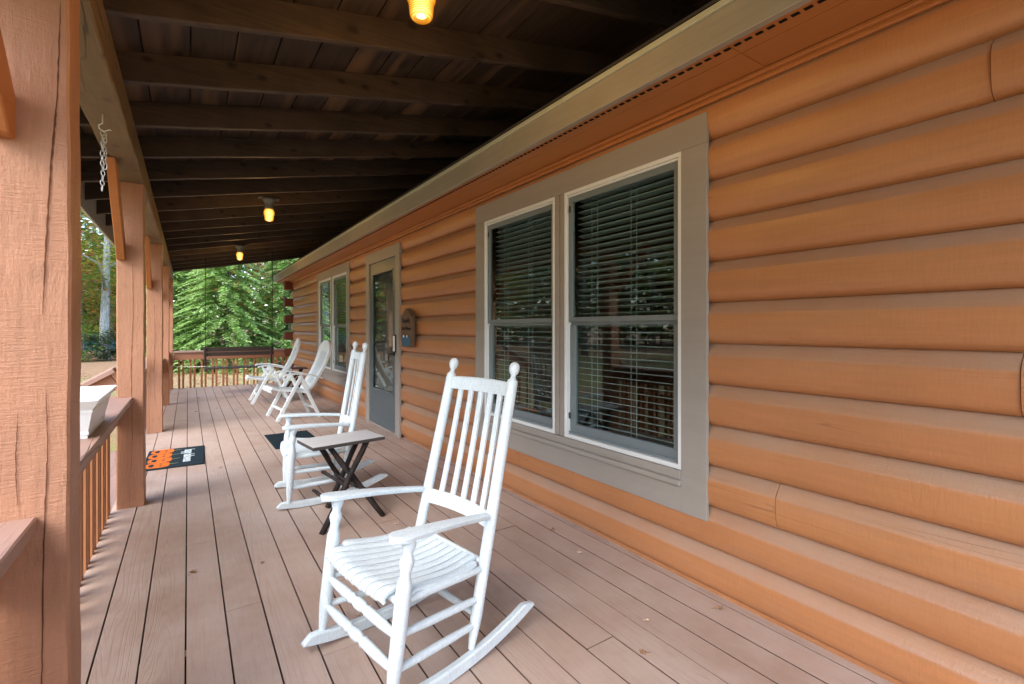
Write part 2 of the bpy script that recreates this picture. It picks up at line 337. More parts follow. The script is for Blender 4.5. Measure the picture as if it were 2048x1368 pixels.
# ------------------------------------------------------------------ mesh builder
class MB:
    def __init__(s): s.v = []; s.f = []; s.sm = []; s.mi = []; s.tone = []
    def add(s, vs, fs, smooth=False, mi=0, M=None, tone=0.0):
        o = len(s.v)
        for p in vs:
            p = Vector(p); s.v.append(tuple(M @ p) if M else tuple(p)); s.tone.append(tone)
        for f in fs: s.f.append(tuple(i + o for i in f)); s.sm.append(smooth); s.mi.append(mi)
        return s
    def box(s, lo, hi, b=.003, M=None, mi=0, tone=0.0):
        x0, y0, z0 = lo; x1, y1, z1 = hi
        b = min(b, (x1 - x0) * .45, (y1 - y0) * .45, (z1 - z0) * .45)
        vs = []; idx = {}
        for i in (0, 1):
            for j in (0, 1):
                for k in (0, 1):
                    c = [(x0, x1)[i], (y0, y1)[j], (z0, z1)[k]]
                    d = [(1, -1)[i], (1, -1)[j], (1, -1)[k]]
                    for a in range(3):          # vertex lying on face with normal along a
                        p = c[:]
                        for q in range(3):
                            if q != a: p[q] += d[q] * b
                        idx[(i, j, k, a)] = len(vs); vs.append(p)
        fs = []
        def I(t, a): return idx[(*t, a)]
        for a in range(3):
            o = [q for q in range(3) if q != a]
            for sgn in (0, 1):
                loop = []
                for (p, q) in ((0, 0), (1, 0), (1, 1), (0, 1)):
                    t = [0, 0, 0]; t[a] = sgn; t[o[0]] = p; t[o[1]] = q; loop.append(I(t, a))
                flip = (sgn == 0) ^ (a == 1)
                fs.append(loop[::-1] if flip else loop)
        for a in range(3):                      # edges parallel to axis a
            o = [q for q in range(3) if q != a]
            for p in (0, 1):
                for q in (0, 1):
                    t0 = [0, 0, 0]; t1 = [0, 0, 0]; t0[o[0]] = t1[o[0]] = p; t0[o[1]] = t1[o[1]] = q; t1[a] = 1
                    loop = [I(t0, o[0]), I(t1, o[0]), I(t1, o[1]), I(t0, o[1])]
                    fs.append(loop)
        for i in (0, 1):
            for j in (0, 1):
                for k in (0, 1): fs.append([idx[(i, j, k, 0)], idx[(i, j, k, 1)], idx[(i, j, k, 2)]])
        # orient outward
        cx = Vector(((x0 + x1) / 2, (y0 + y1) / 2, (z0 + z1) / 2)); out = []
        for f in fs:
            P = [Vector(vs[i]) for i in f]; n = (P[1] - P[0]).cross(P[2] - P[0]); m = sum(P, Vector()) / len(P)
            out.append(f if n.dot(m - cx) >= 0 else f[::-1])
        return s.add(vs, out, False, mi, M, tone)
    def bar(s, p, q, wd, th, up=(0, 0, 1), b=.003, mi=0, ext=0.0):
        p = Vector(p); q = Vector(q); d = (q - p); L = d.length; d.normalize()
        u = Vector(up); sx = d.cross(u).normalized(); u = sx.cross(d).normalized()
        M = Matrix(((sx.x, d.x, u.x, p.x), (sx.y, d.y, u.y, p.y), (sx.z, d.z, u.z, p.z), (0, 0, 0, 1)))
        return s.box((-wd / 2, -ext, -th / 2), (wd / 2, L + ext, th / 2), b, M, mi)
    def lathe(s, p, q, prof, seg=14, mi=0, cap=True, smooth=True):
        """prof: list of (t along p->q in 0..1, radius)"""
        p = Vector(p); q = Vector(q); d = q - p; dn = d.normalized()
        a = Vector((1, 0, 0)) if abs(dn.x) < .8 else Vector((0, 1, 0))
        u = dn.cross(a).normalized(); v = dn.cross(u)
        vs = []; fs = []
        for t, r in prof:
            c = p + d * t
            for k in range(seg):
                an = 2 * math.pi * k / seg; vs.append(c + (u * math.cos(an) + v * math.sin(an)) * r)
        for i in range(len(prof) - 1):
            for k in range(seg):
                a0 = i * seg + k; a1 = i * seg + (k + 1) % seg; fs.append((a0, a1, a1 + seg, a0 + seg))
        if cap:
            fs.append(tuple(range(seg))[::-1]); n = (len(prof) - 1) * seg; fs.append(tuple(range(n, n + seg)))
        return s.add(vs, fs, smooth, mi)
    def tube(s, pts, r, seg=8, mi=0, closed=False):
        pts = [Vector(p) for p in pts]; n = len(pts); vs = []; fs = []; pu = None
        rr = r if isinstance(r, (list, tuple)) else [r] * n
        for i, p in enumerate(pts):
            if closed: d = pts[(i + 1) % n] - pts[i - 1]
            else: d = pts[min(i + 1, n - 1)] - pts[max(i - 1, 0)]
            d.normalize()
            if pu is None:
                a = Vector((0, 0, 1)) if abs(d.z) < .8 else Vector((1, 0, 0)); u = d.cross(a).normalized()
            else: u = (pu - d * pu.dot(d)).normalized()
            pu = u; v = d.cross(u)
            for k in range(seg):
                an = 2 * math.pi * k / seg; vs.append(p + (u * math.cos(an) + v * math.sin(an)) * rr[i])
        for i in range(n if closed else n - 1):
            for k in range(seg):
                a0 = i * seg + k; a1 = i * seg + (k + 1) % seg; j = ((i + 1) % n) * seg
                fs.append((a0, a1, j + (k + 1) % seg, j + k))
        if not closed: fs.append(tuple(range(seg))[::-1]); fs.append(tuple(range((n - 1) * seg, n * seg)))
        return s.add(vs, fs, True, mi)
    def strip(s, rows, th_rows=None, smooth=True, mi=0, close=True):
        """grid of rows of points -> surface; if th_rows given, a second (lower) surface closes it into a slab"""
        nr, nc = len(rows), len(rows[0]); vs = [p for r in rows for p in r]; fs = []
        def gi(i, j, o=0): return o + i * nc + j
        for i in range(nr - 1):
            for j in range(nc - 1): fs.append((gi(i, j), gi(i, j + 1), gi(i + 1, j + 1), gi(i + 1, j)))
        if th_rows:
            o = len(vs); vs += [p for r in th_rows for p in r]
            for i in range(nr - 1):
                for j in range(nc - 1): fs.append((gi(i, j, o), gi(i + 1, j, o), gi(i + 1, j + 1, o), gi(i, j + 1, o)))
            for i in range(nr - 1):
                fs.append((gi(i, 0), gi(i + 1, 0), gi(i + 1, 0, o), gi(i, 0, o)))
                fs.append((gi(i, nc - 1), gi(i, nc - 1, o), gi(i + 1, nc - 1, o), gi(i + 1, nc - 1)))
            for j in range(nc - 1):
                fs.append((gi(0, j), gi(0, j, o), gi(0, j + 1, o), gi(0, j + 1)))
                fs.append((gi(nr - 1, j), gi(nr - 1, j + 1), gi(nr - 1, j + 1, o), gi(nr - 1, j, o)))
        return s.add(vs, fs, smooth, mi)
    def build(s, name, mats, parent=None, tone=False, auto=None):
        me = bpy.data.meshes.new(name); me.from_pydata(s.v, [], s.f)
        me.polygons.foreach_set('use_smooth', s.sm); me.polygons.foreach_set('material_index', s.mi)
        for m in (mats if isinstance(mats, (list, tuple)) else [mats]): me.materials.append(MT[m] if isinstance(m, str) else m)
        if tone:
            a = me.attributes.new("tone", 'FLOAT', 'POINT'); a.data.foreach_set('value', s.tone)
        if auto is not None: me.set_sharp_from_angle(angle=R(auto))
        me.update()
        o = bpy.data.objects.new(name, me); COL.objects.link(o)
        if parent is not None: o.parent = parent
        return o

def tag(o, label=None, cat=None, group=None, kind=None):
    if label: o['label'] = label
    if cat: o['category'] = cat
    if group: o['group'] = group
    if kind: o['kind'] = kind
    return o
def empty(name, loc=(0, 0, 0), rz=0.0, label=None, cat=None, group=None):
    o = bpy.data.objects.new(name, None); COL.objects.link(o); o.location = loc; o.rotation_euler = (0, 0, rz)
    o.empty_display_size = .1
    return tag(o, label, cat, group)
def copy_tree(o, parent=None):
    c = o.copy(); COL.objects.link(c)
    if parent is not None: c.parent = parent; c.matrix_parent_inverse = o.matrix_parent_inverse
    for ch in list(o.children): copy_tree(ch, c)
    return c

# ================================================================== SETTING
YA, YB = -1.25, 12.25            # porch extent along y
XD0, XD1 = -.447, 2.05
GZ = -.55
# ground
b = MB(); N = 80; S = 260.0
rows = []
for i in range(N + 1):
    row = []
    for j in range(N + 1):
        u = (i / N * 2 - 1); v = (j / N * 2 - 1)
        x = math.copysign(abs(u) ** 1.8, u) * S; y = math.copysign(abs(v) ** 1.8, v) * S + 8
        d = math.hypot(x, y - 6)
        z = GZ + max(0, d - 14) * .004 * math.sin(x * .11 + y * .07) * 2
        row.append((x, y, z))
    rows.append(row)
b.strip(rows, smooth=True)
g = b.build('lawn', 'ground'); tag(g, kind='structure')
if g.data.polygons[0].normal.z < 0: g.data.flip_normals()

# deck boards
b = MB()
x = -.447; k = 0
gx0 = -.0075 - .144 * 3
random.seed(3)
xs = gx0 - .0
while xs < 2.06:
    x0 = xs + .0025; x1 = min(xs + .144 - .0025, 2.075)
    if x1 - x0 > .02:
        # butt joints
        cuts = [YA]
        yy = YA + random.uniform(2.5, 5.6)
        while yy < YB - 1: cuts.append(yy); yy += random.uniform(4.6, 4.95)
        if abs(x0 - .137) < .08: cuts = [YA, 2.46, 6.3, 10.2]
        cuts.append(YB)
        for c0, c1 in zip(cuts, cuts[1:]):
            dz = random.uniform(-.0015, .0015)
            b.box((x0, c0 + .001, -.036 + dz), (x1, c1 - .001, dz), .0015)
    xs += .144
deck = b.build('deck', 'deck'); tag(deck, kind='structure')
b = MB()
b.box((-.43, YA + .02, -.24), (-.39, YB - .02, -.04), .003)
b.box((-.40, YA + .02, -.24), (2.1, YA + .06, -.04), .003)
b.box((-.40, YB - .06, -.24), (2.1, YB - .02, -.04), .003)
for i in range(14):
    xx = -.2 + i * .17
for i in range(34):
    yy = YA + .3 + i * .4
    if yy < YB - .1: b.box((-.385, yy, -.22), (2.1, yy + .038, -.042), .002)
o = b.build('deck_frame', 'dark'); tag(o, kind='structure')

# ================================================================== HOUSE
house = empty('log_house', (2.05, 5, 0), 0, 'long log cabin wall with orange brown painted logs and taupe trim', 'house')
inv = Matrix.Translation((-2.05, -5, 0))
def hp(o): o.parent = house; o.matrix_parent_inverse = inv; return o
def sub(o, p):
    o.parent = p; return o
YW0, YW1 = -2.2, 12.05
Z0, PITCH = .024, .1925
WINS = [(1.345, 3.515, .350, 2.262), (7.33, 9.50, .350, 2.262)]
DOOR = (5.25, 6.50, 0.0, 2.235)
PROF = [(0, 0), (.02, .012), (.06, .026), (.13, .036), (.24, .043), (.38, .047), (.55, .048), (.68, .046), (.735, .044), (.745, .0425), (.84, .0325), (.92, .018), (.975, .008), (1, 0)]
VX = 2.058
holes = WINS + [DOOR]
b = MB(); random.seed(11)
seams = {10: [.393], 2: [1.035], 5: [.33], 11: [4.31], 1: [2.87], 8: [4.6 + 5.6], 7: [6.95], 4: [11.0], 3: [4.75]}
for k in range(-1, 12):
    za = Z0 + k * PITCH; zb = za + PITCH
    if k == -1: za, zb = 0.002, Z0
    segs = [(YW0, YW1)]
    for (y0, y1, z0, z1) in holes:
        if zb > z0 + .10 and za < z1 - .15:
            ns = []
            for (a, c) in segs:
                if y1 <= a or y0 >= c: ns.append((a, c)); continue
                if y0 + .06 > a: ns.append((a, y0 + .06))
                if y1 - .06 < c: ns.append((y1 - .06, c))
            segs = ns
    for s in seams.get(k, []) + ([random.uniform(-2, -.2)] if k % 3 == 0 else []):
        ns = []
        for (a, c) in segs:
            if a < s < c: ns += [(a, s - .0012), (s + .0012, c)]
            else: ns.append((a, c))
        segs = ns
    for (a, c) in segs:
        jx = random.uniform(-.003, .003); tn = random.random(); ny = max(2, int((c - a) / .35))
        ph = random.uniform(0, 6); 
        rows = []
        for i in range(ny + 1):
            y = a + (c - a) * i / ny; wob = .0022 * math.sin(y * 1.9 + ph) + .0012 * math.sin(y * 5.3 + ph * 2)
            if k == -1: rows.append([(VX + .012, y, za), (VX - .002, y, za), (VX - .004, y, zb - .002), (VX + .012, y, zb)])
            else: rows.append([(VX - d * (1 + jx * 8) + (wob if d > .02 else 0), y, za + (zb - za) * t) for t, d in PROF])
        o0 = len(b.v); b.strip(rows, smooth=(k >= 0)); 
        for q in range(o0, len(b.v)): b.tone[q] = tn
        # end caps
        for rr_, fl in ((rows[0], 0), (rows[-1], 1)):
            n = len(rr_); o1 = len(b.v)
            b.add(rr_ + [(VX + .02, rr_[0][1], zb), (VX + .02, rr_[0][1], za)], [tuple(range(n + 2)) if fl else tuple(range(n + 2))[::-1]], False, 0, None, tn)
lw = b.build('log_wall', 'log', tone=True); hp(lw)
# make the log normals face outwards (-x)
me = lw.data
import bmesh
bm = bmesh.new(); bm.from_mesh(me)
for f in bm.faces:
    if f.normal.x > .02 and abs(f.normal.y) < .5: f.normal_flip()
bm.to_mesh(me); bm.free(); me.set_sharp_from_angle(angle=R(50))
# thin raised arris line on each log is part of the profile; backing wall behind
b = MB()
def wallbox(y0, y1, z0, z1): b.box((VX + .013, y0, z0), (VX + .12, y1, z1), .0)
ys = [YW0] + [v for h in (WINS[0], DOOR, WINS[1]) for v in (h[0] + .08, h[1] - .08)] + [YW1]
for i in range(0, len(ys), 2): wallbox(ys[i], ys[i + 1], -.05, 2.5)
for h in (WINS[0], DOOR, WINS[1]):
    wallbox(h[0] + .08, h[1] - .08, h[3] - .08, 2.5)
    if h[2] > 0: wallbox(h[0] + .08, h[1] - .08, -.05, h[2] + .08)
hp(b.build('wall_core', 'dark'))
# foundation + far walls + gables
b = MB()
b.box((VX + .02, YW0, -.6), (VX + .14, YW1, -.05), .0)
b.box((9.0, YW0, -.6), (9.15, YW1, 2.5), .0); b.box((VX + .12, YW0, -.6), (9.0, YW0 + .12, 2.5), .0)
b.box((VX + .12, YW1 - .12, -.6), (9.0, YW1, 2.5), .0)
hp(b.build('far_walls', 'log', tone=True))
for yy in (YW0 + .02, YW1 - .02):
    b = MB(); b.add([(VX + .02, yy - .04, 2.5), (9.1, yy - .04, 2.5), (5.6, yy - .04, 4.4), (VX + .02, yy + .04, 2.5), (9.1, yy + .04, 2.5), (5.6, yy + .04, 4.4)],
          [(0, 1, 2), (3, 5, 4), (0, 3, 4, 1), (1, 4, 5, 2), (2, 5, 3, 0)]); hp(b.build('gable', 'butt'))
# interior room box
b = MB()
b.box((VX + .125, YW0 + .13, .0), (8.9, YW1 - .13, .02), 0); b.box((VX + .125, YW0 + .13, 2.44), (8.9, YW1 - .13, 2.49), 0)
b.box((5.2, YW0 + .13, .02), (5.3, YW1 - .13, 2.44), 0)
b.box((VX + .125, 4.4, .02), (5.2, 4.5, 2.44), 0); b.box((VX + .125, 7.0, .02), (5.2, 7.1, 2.44), 0)
hp(b.build('interior_partition', 'interior'))
# house roof slab (eave to ridge)
b = MB()
ye0, ye1 = YW0 - .4, YW1 + .32
b.add([(1.645, ye0, 2.478), (5.6, ye0, 4.46), (9.6, ye0, 2.46), (9.6, ye0, 2.50), (5.6, ye0, 4.50), (1.645, ye0, 2.492),
       (1.645, ye1, 2.478), (5.6, ye1, 4.46), (9.6, ye1, 2.46), (9.6, ye1, 2.50), (5.6, ye1, 4.50), (1.645, ye1, 2.492)],
      [(0, 1, 4, 5), (1, 2, 3, 4), (11, 10, 7, 6), (10, 9, 8, 7), (5, 4, 10, 11), (4, 3, 9, 10), (6, 7, 1, 0), (7, 8, 2, 1), (0, 5, 11, 6), (2, 8, 9, 3)])
hp(b.build('roof', 'shingle'))
# fascia, drip edge, soffit
YE1 = 12.33
b = MB(); ph = 0
for a, c in ((ye0, 2.55), (2.554, 7.4), (7.404, YE1)):
    b.box((1.66, a, 2.322), (1.695, c, 2.452), .003)
fas = hp(b.build('fascia', 'fascia'))
b = MB(); 
for a, c in ((ye0, 1.97), (1.972, 4.95), (4.952, 7.9), (7.902, YE1)): b.box((1.648, a, 2.4525), (1.70, c, 2.477), .002)
hp(b.build('drip_edge', 'drip'))
b = MB()
b.box((1.695, ye0, 2.334), (VX - .004, YE1, 2.345), .001)
for q in range(4): b.box((1.697, ye0 + q * 3.66, 2.3315), (VX - .01, ye0 + q * 3.66 + 3.655, 2.3335), .0)
b.box((1.80, ye0, 2.3285), (1.803, YE1, 2.3312), .0)
b.box((VX - .085, ye0, 2.312), (VX - .06, YW1, 2.331), .004); b.box((VX - .06, ye0, 2.296), (VX - .038, YW1, 2.331), .005)
hp(b.build('soffit', 'soffit'))
b = MB(); y = ye0 + .05
while y < YE1 - .05:
    b.box((1.724, y, 2.3295), (1.740, y + .026, 2.3312), .0); y += .042
hp(b.build('soffit_vent', 'dark'))
b = MB(); b.box((1.66, YE1, 2.322), (VX + .1, YE1 + .03, 2.452), .002); hp(b.build('eave_end_board', 'fascia'))
# corner logs
for k in range(-0, 12):
    za = Z0 + k * PITCH
    if k % 2 == 1:
        b = MB(); b.box((1.845, 12.06, za + .004), (VX + .02, 12.23, za + PITCH - .006), .008)
        hp(b.build('corner_log', 'butt'))
    else:
        b = MB(); cz = za + PITCH / 2
        b.lathe((VX + .05, 12.04, cz), (VX + .05, 12.34, cz), [(0, .094), (.97, .094), (1, .088)], 20)
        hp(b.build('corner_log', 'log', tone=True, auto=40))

# ---- windows
def window(y0, y1, z0, z1):
    X = 2.002
    ty = .142; mull = .10
    mid = (y0 + y1) / 2 - .01
    b = MB()
    b.box((X, y0, z0), (2.021, y0 + ty, z1 - ty - .001), .002); b.box((X, y1 - ty, z0), (2.021, y1, z1 - ty - .001), .002)
    b.box((X, y0, z1 - ty), (2.021, y1, z1), .002); b.box((X, y0 + ty + .001, z0), (2.021, y1 - ty - .001, z0 + .128), .002)
    b.box((X + .004, mid - mull / 2, z0 + .205), (2.04, mid - .008, z1 - ty - .001), .002)
    b.box((X + .004, mid + .008, z0 + .205), (2.04, mid + mull / 2, z1 - ty - .001), .002)
    b.box((X + .014, mid - .009, z0 + .205), (2.04, mid + .009, z1 - ty - .001), .001)
    win = hp(b.build('window', 'trimy'))
    b = MB(); b.box((X - .022, y0 + ty - .004, z0 + .13), (2.045, y1 - ty + .004, z0 + .158), .004)
    b.box((X - .006, y0 + ty + .001, z0 + .158), (2.045, y1 - ty - .001, z0 + .203), .003)
    sub(b.build('sill', 'trimy'), win)
    for (a, c) in ((y0 + ty, mid - mull / 2), (mid + mull / 2, y1 - ty)):
        zb, zt = z0 + .205, z1 - ty
        b = MB(); t = .020; b.box((2.0215, a - .03, zb - .06), (2.07, a, zt + .03), 0); b.box((2.0215, c, zb - .06), (2.07, c + .03, zt + .03), 0)
        b.box((2.004, a, zb), (2.05, c, zb + .024), .002); b.box((2.004, a, zt - .022), (2.05, c, zt), .002)
        b.box((2.004, a, zb + .024), (2.05, a + t, zt - .022), .002); b.box((2.004, c - t, zb + .024), (2.05, c, zt - .022), .002)
        b.box((2.012, a + t, zt - .034), (2.05, c - t, zt - .024), .001)
        sub(b.build('window_frame', 'vinyl'), win)
        zm = 1.305; a2, c2 = a + t + .001, c - t - .001; s_ = .036
        b = MB()   # upper sash outside, lower sash behind
        b.box((2.022, a2, zm - .014), (2.046, c2, zm + .016), .002); b.box((2.022, a2, zt - .070), (2.046, c2, zt - .034), .002)
        b.box((2.022, a2, zm + .016), (2.046, a2 + s_, zt - .070), .002); b.box((2.022, c2 - s_, zm + .016), (2.046, c2, zt - .070), .002)
        sub(b.build('sash', 'sash'), win)
        b = MB()
        b.box((2.036, a2, zb + .026), (2.062, c2, zb + .088), .003); b.box((2.048, a2, zm - .034), (2.066, c2, zm - .002), .002)
        b.box((2.036, a2, zb + .088), (2.062, a2 + s_ + .012, zm - .034), .002); b.box((2.036, c2 - s_ - .012, zb + .088), (2.062, c2, zm - .034), .002)
        b.box((2.026, a2, zb + .026), (2.030, c2, zb + .040), .001)
        sub(b.build('sash', 'sash'), win)
        for zz in (zb + .12, zt - .13): b = MB(); b.box((2.016, c2 - .022, zz), (2.024, c2 - .010, zz + .04), .002); sub(b.build('sash_latch', 'black'), win)
        b = MB()
        b.box((2.032, a2 + s_, zm + .016), (2.036, c2 - s_, zt - .070), 0); b.box((2.048, a2 + s_ + .012, zb + .088), (2.052, c2 - s_ - .012, zm - .034), 0)
        sub(b.build('glass', 'glass'), win)
        b = MB(); z = zt - .05
        random.seed(int(a * 100))
        while z > zb + .05:
            tl = -.0045; sg = random.uniform(-.0008, .0008)
            b.add([(2.095, a2 + .012, z - tl + sg), (2.147, a2 + .012, z + tl), (2.147, c2 - .012, z + tl), (2.095, c2 - .012, z - tl),
                   (2.095, a2 + .012, z - tl + .003 + sg), (2.147, a2 + .012, z + tl + .003), (2.147, c2 - .012, z + tl + .003), (2.095, c2 - .012, z - tl + .003)],
                  [(0, 1, 2, 3), (7, 6, 5, 4), (0, 3, 7, 4), (1, 5, 6, 2), (0, 4, 5, 1), (3, 2, 6, 7)])
            z -= .0385
        b.box((2.09, a2 + .005, zt - .045), (2.15, c2 - .005, zt - .005), .003)
        for q in (.17, .23, .55, .60, .93):
            yy = a2 + (c2 - a2) * (1 - q)
            b.box((2.092, yy, zb + .04), (2.094, yy + .0025, zt - .03), 0)
        sub(b.build('blind', 'blind'), win)
    return win
for wv in WINS: window(*wv)

# ---- door
X = 1.995; y0, y1, z0, z1 = DOOR; ty = .135
b = MB()
b.box((X, y0, 0.002), (2.021, y0 + ty, z1 - ty - .001), .002); b.box((X, y1 - ty, .002), (2.021, y1, z1 - ty - .001), .002); b.box((X, y0, z1 - ty), (2.04, y1, z1), .002)
b.box((X + .01, y0 + ty - .004, .001), (2.05, y1 - ty + .004, .022), .002)
door = hp(b.build('door', 'trim'))
a, c, zt = y0 + ty + .002, y1 - ty - .002, z1 - ty - .003
b = MB(); st = .105
b.box((2.012, a, .03), (2.040, c, .125), .003); b.box((2.016, a, .125), (2.042, c, .46), .002)
b.box((2.012, a, zt - .135), (2.040, c, zt), .003)
b.box((2.012, a, .125), (2.040, a + st, zt - .135), .003); b.box((2.012, c - st, .125), (2.040, c, zt - .135), .003)
b.box((2.008, a + st, .44), (2.040, c - st, .485), .003)
b.box((2.008, a + st, .486), (2.020, a + st + .014, zt - .15), .002); b.box((2.008, c - st - .014, .486), (2.020, c - st, zt - .15), .002); b.box((2.008, a + st, zt - .150), (2.020, c - st, zt - .136), .002)
sub(b.build('storm_door', 'door'), door)
b = MB(); b.box((2.026, a + st, .485), (2.030, c - st, zt - .135), 0); sub(b.build('glass', 'glass'), door)
b = MB(); b.box((2.075, a, .03), (2.12, c, zt), .003); sub(b.build('inner_door', 'interior'), door)
b = MB(); b.box((1.985, a + .03, .93), (2.012, a + .085, 1.06), .006); b.tube([(2.0, a + .055, .95), (1.955, a + .06, .955), (1.95, a + .09, .93), (1.96, a + .12, .87)], .008, 8)
b.box((1.97, a - .02, .97), (1.985, a + .06, 1.02), .004)
sub(b.build('handle', 'black'), door)
b = MB(); b.box((1.966, a - .035, .985), (1.985, a - .005, 1.165), .005); b.box((1.984, a - .045, .97), (1.996, a + .005, 1.18), .003, mi=1)
sub(b.build('door_sensor', ['vinyl', 'black']), door)

# ================================================================== PORCH ROOF
proof = empty('porch_roof', (0, 5, 2.4), 0, 'dark stained open rafter porch roof on a long timber beam', 'porch roof')
def pp(o): o.parent = proof; o.matrix_parent_inverse = Matrix.Translation((0, -5, -2.4)); return o
def rz(x): return 2.43 + .2 * (x + .256)
random.seed(5)
def rafter(y, extra=0.0, th=.038):
    b = MB(); rows = []; n = 24; x0, x1 = -.72, 2.76; s1 = random.uniform(0, 6)
    top = []; bot = []
    tn = random.random()
    for i in range(n + 1):
        x = x0 + (x1 - x0) * i / n; wz = .0016 * math.sin(x * 6 + s1) + .001 * math.sin(x * 17 + s1); yy = y + .002 * math.sin(x * 2 + s1)
        zb = rz(x) + wz - extra; zt = rz(x) + .143
        bv = .004
        rows.append([(x, yy - th / 2 + bv, zb), (x, yy + th / 2 - bv, zb), (x, yy + th / 2, zb + bv), (x, yy + th / 2, zt), (x, yy - th / 2, zt), (x, yy - th / 2, zb + bv), (x, yy - th / 2 + bv, zb)])
    b.strip(rows, smooth=False)
    b.add(rows[0][:-1], [tuple(range(6))]); b.add(rows[-1][:-1], [tuple(range(6))[::-1]])
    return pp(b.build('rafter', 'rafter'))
y = 2.32 - .61 * 5; ry = []
while y < YB - .05: ry.append(y); rafter(y + .019); y += .61
rafter(YB + .01, .0, .04)
# planks
b = MB(); xs = -.75
while xs < 2.7:
    x0, x1 = xs + .0035, xs + .1865
    cuts = [YA - .1] + sorted(random.uniform(-1, 12) for _ in range(2)) + [YB + .1]
    for c0, c1 in zip(cuts, cuts[1:]):
        dz = random.uniform(0, .004); zz0, zz1 = rz(x0) + .1435 + dz, rz(x1) + .1435 + dz
        b.add([(x0, c0, zz0), (x1, c0, zz1), (x1, c1, zz1), (x0, c1, zz0), (x0, c0, zz0 + .02), (x1, c0, zz1 + .02), (x1, c1, zz1 + .02), (x0, c1, zz0 + .02)],
              [(0, 3, 2, 1), (4, 5, 6, 7), (0, 1, 5, 4), (2, 3, 7, 6), (1, 2, 6, 5), (0, 4, 7, 3)])
    xs += .19
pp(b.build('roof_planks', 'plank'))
b = MB(); x0, x1 = -.78, 2.9
b.add([(x0, YA - .15, rz(x0) + .17), (x1, YA - .15, rz(x1) + .17), (x1, YB + .2, rz(x1) + .17), (x0, YB + .2, rz(x0) + .17),
       (x0, YA - .15, rz(x0) + .19), (x1, YA - .15, rz(x1) + .19), (x1, YB + .2, rz(x1) + .19), (x0, YB + .2, rz(x0) + .19)],
      [(0, 3, 2, 1), (4, 5, 6, 7), (0, 1, 5, 4), (2, 3, 7, 6), (1, 2, 6, 5), (0, 4, 7, 3)])
pp(b.build('shingles', 'shingle'))
b = MB(); b.box((-.745, YA - .12, 2.243), (-.722, YB + .12, 2.50), .003); pp(b.build('fascia', 'fasciaout'))
POSTY = [(-.70), 1.69, 4.255, 7.15, 9.62, 12.10]     # front (camera-side) faces
PW = .152; PX0, PX1 = -.408, -.256
edges = [YA - .05] + [p + PW / 2 for p in POSTY[1:-1]] + [YB + .05]
for a, c in zip(edges, edges[1:]):
    b = MB(); rows = []; n = 30; s1 = random.uniform(0, 9)
    for i in range(n + 1):
        y = a + .001 + (c - a - .002) * i / n; w1 = .002 * math.sin(y * 7 + s1) + .0015 * math.sin(y * 19 + s1); bv = .006
        z0, z1 = 2.265, 2.432
        rows.append([(PX1 - bv, y, z0 + w1), (PX1 + w1 * .6, y, z0 + bv), (PX1, y, z1), (PX0, y, z1), (PX0 - w1, y, z0 + bv), (PX0 + bv, y, z0 + w1), (PX1 - bv, y, z0 + w1)])
    b.strip(rows, smooth=False); b.add(rows[0][:-1], [tuple(range(6))]); b.add(rows[-1][:-1], [tuple(range(6))[::-1]])
    pp(b.build('beam', 'beam'))

# ================================================================== POSTS
def post_mesh():
    b = MB(); rows = []; n = 46; bv = .006; h = 2.264; hw = PW / 2
    for i in range(n + 1):
        z = .001 + (h - .001) * i / n
        w1 = .0018 * math.sin(z * 5.0 + 1) + .0009 * math.sin(z * 23); w2 = .0015 * math.sin(z * 4.1 + 3)
        ring = [(-hw + bv, -hw), (hw - bv, -hw), (hw, -hw + bv), (hw, hw - bv), (hw - bv, hw), (-hw + bv, hw), (-hw, hw - bv), (-hw, -hw + bv), (-hw + bv, -hw)]
        rows.append([(x + w1 * (1 if x > 0 else -.5), y + w2 * (1 if y < 0 else -1), z) for x, y in ring])
    b.strip(rows, smooth=False); b.add(rows[0][:-1], [tuple(range(8))[::-1]]); b.add(rows[-1][:-1], [tuple(range(8))])
    return b
plabels = ['painted timber porch post just behind the viewpoint', 'nearest rough sawn porch post filling the left edge',
           'porch post beside the white planter and halloween mat', 'porch post at the far side of the steps opening',
           'porch post between the steps and the far corner', 'corner porch post where the end railing starts']
p0 = empty('porch_post', ((PX0 + PX1) / 2, POSTY[1] + PW / 2, 0), 0, plabels[1], 'post', 'posts along the porch edge')
pm = post_mesh().build('post', 'post', p0)
b = MB()   # knee brace in the post's camera side: from post up to the beam, x offset -.357..-.403 world
bx0, bx1 = -.408 + .004 - (PX0 + PX1) / 2, -.357 - (PX0 + PX1) / 2
yf = -PW / 2
# polygon in y-z: lower end cut level, upper end cut level under beam
poly = [(yf - .001, 1.722), (yf - .001, 1.83), (yf - .445, 2.264), (yf - .585, 2.264), (yf - .05, 1.722)]
vs = [(bx0, y, z) for y, z in poly] + [(bx1, y, z) for y, z in poly]; n = len(poly)
b.add(vs, [tuple(range(n)), tuple(range(n, 2 * n))[::-1]] + [(i, i + n, (i + 1) % n + n, (i + 1) % n) for i in range(n)])
br = b.build('brace', 'brace', p0)
bm = bmesh.new(); bm.from_mesh(br.data); bmesh.ops.recalc_face_normals(bm, faces=bm.faces); bmesh.ops.bevel(bm, geom=bm.edges[:], offset=.004, segments=1, affect='EDGES'); bm.to_mesh(br.data); bm.free()
posts = []
for i, py in enumerate(POSTY):
    o = p0 if i == 1 else copy_tree(p0)
    o.location.y = py + PW / 2; o['label'] = plabels[i]; posts.append(o)

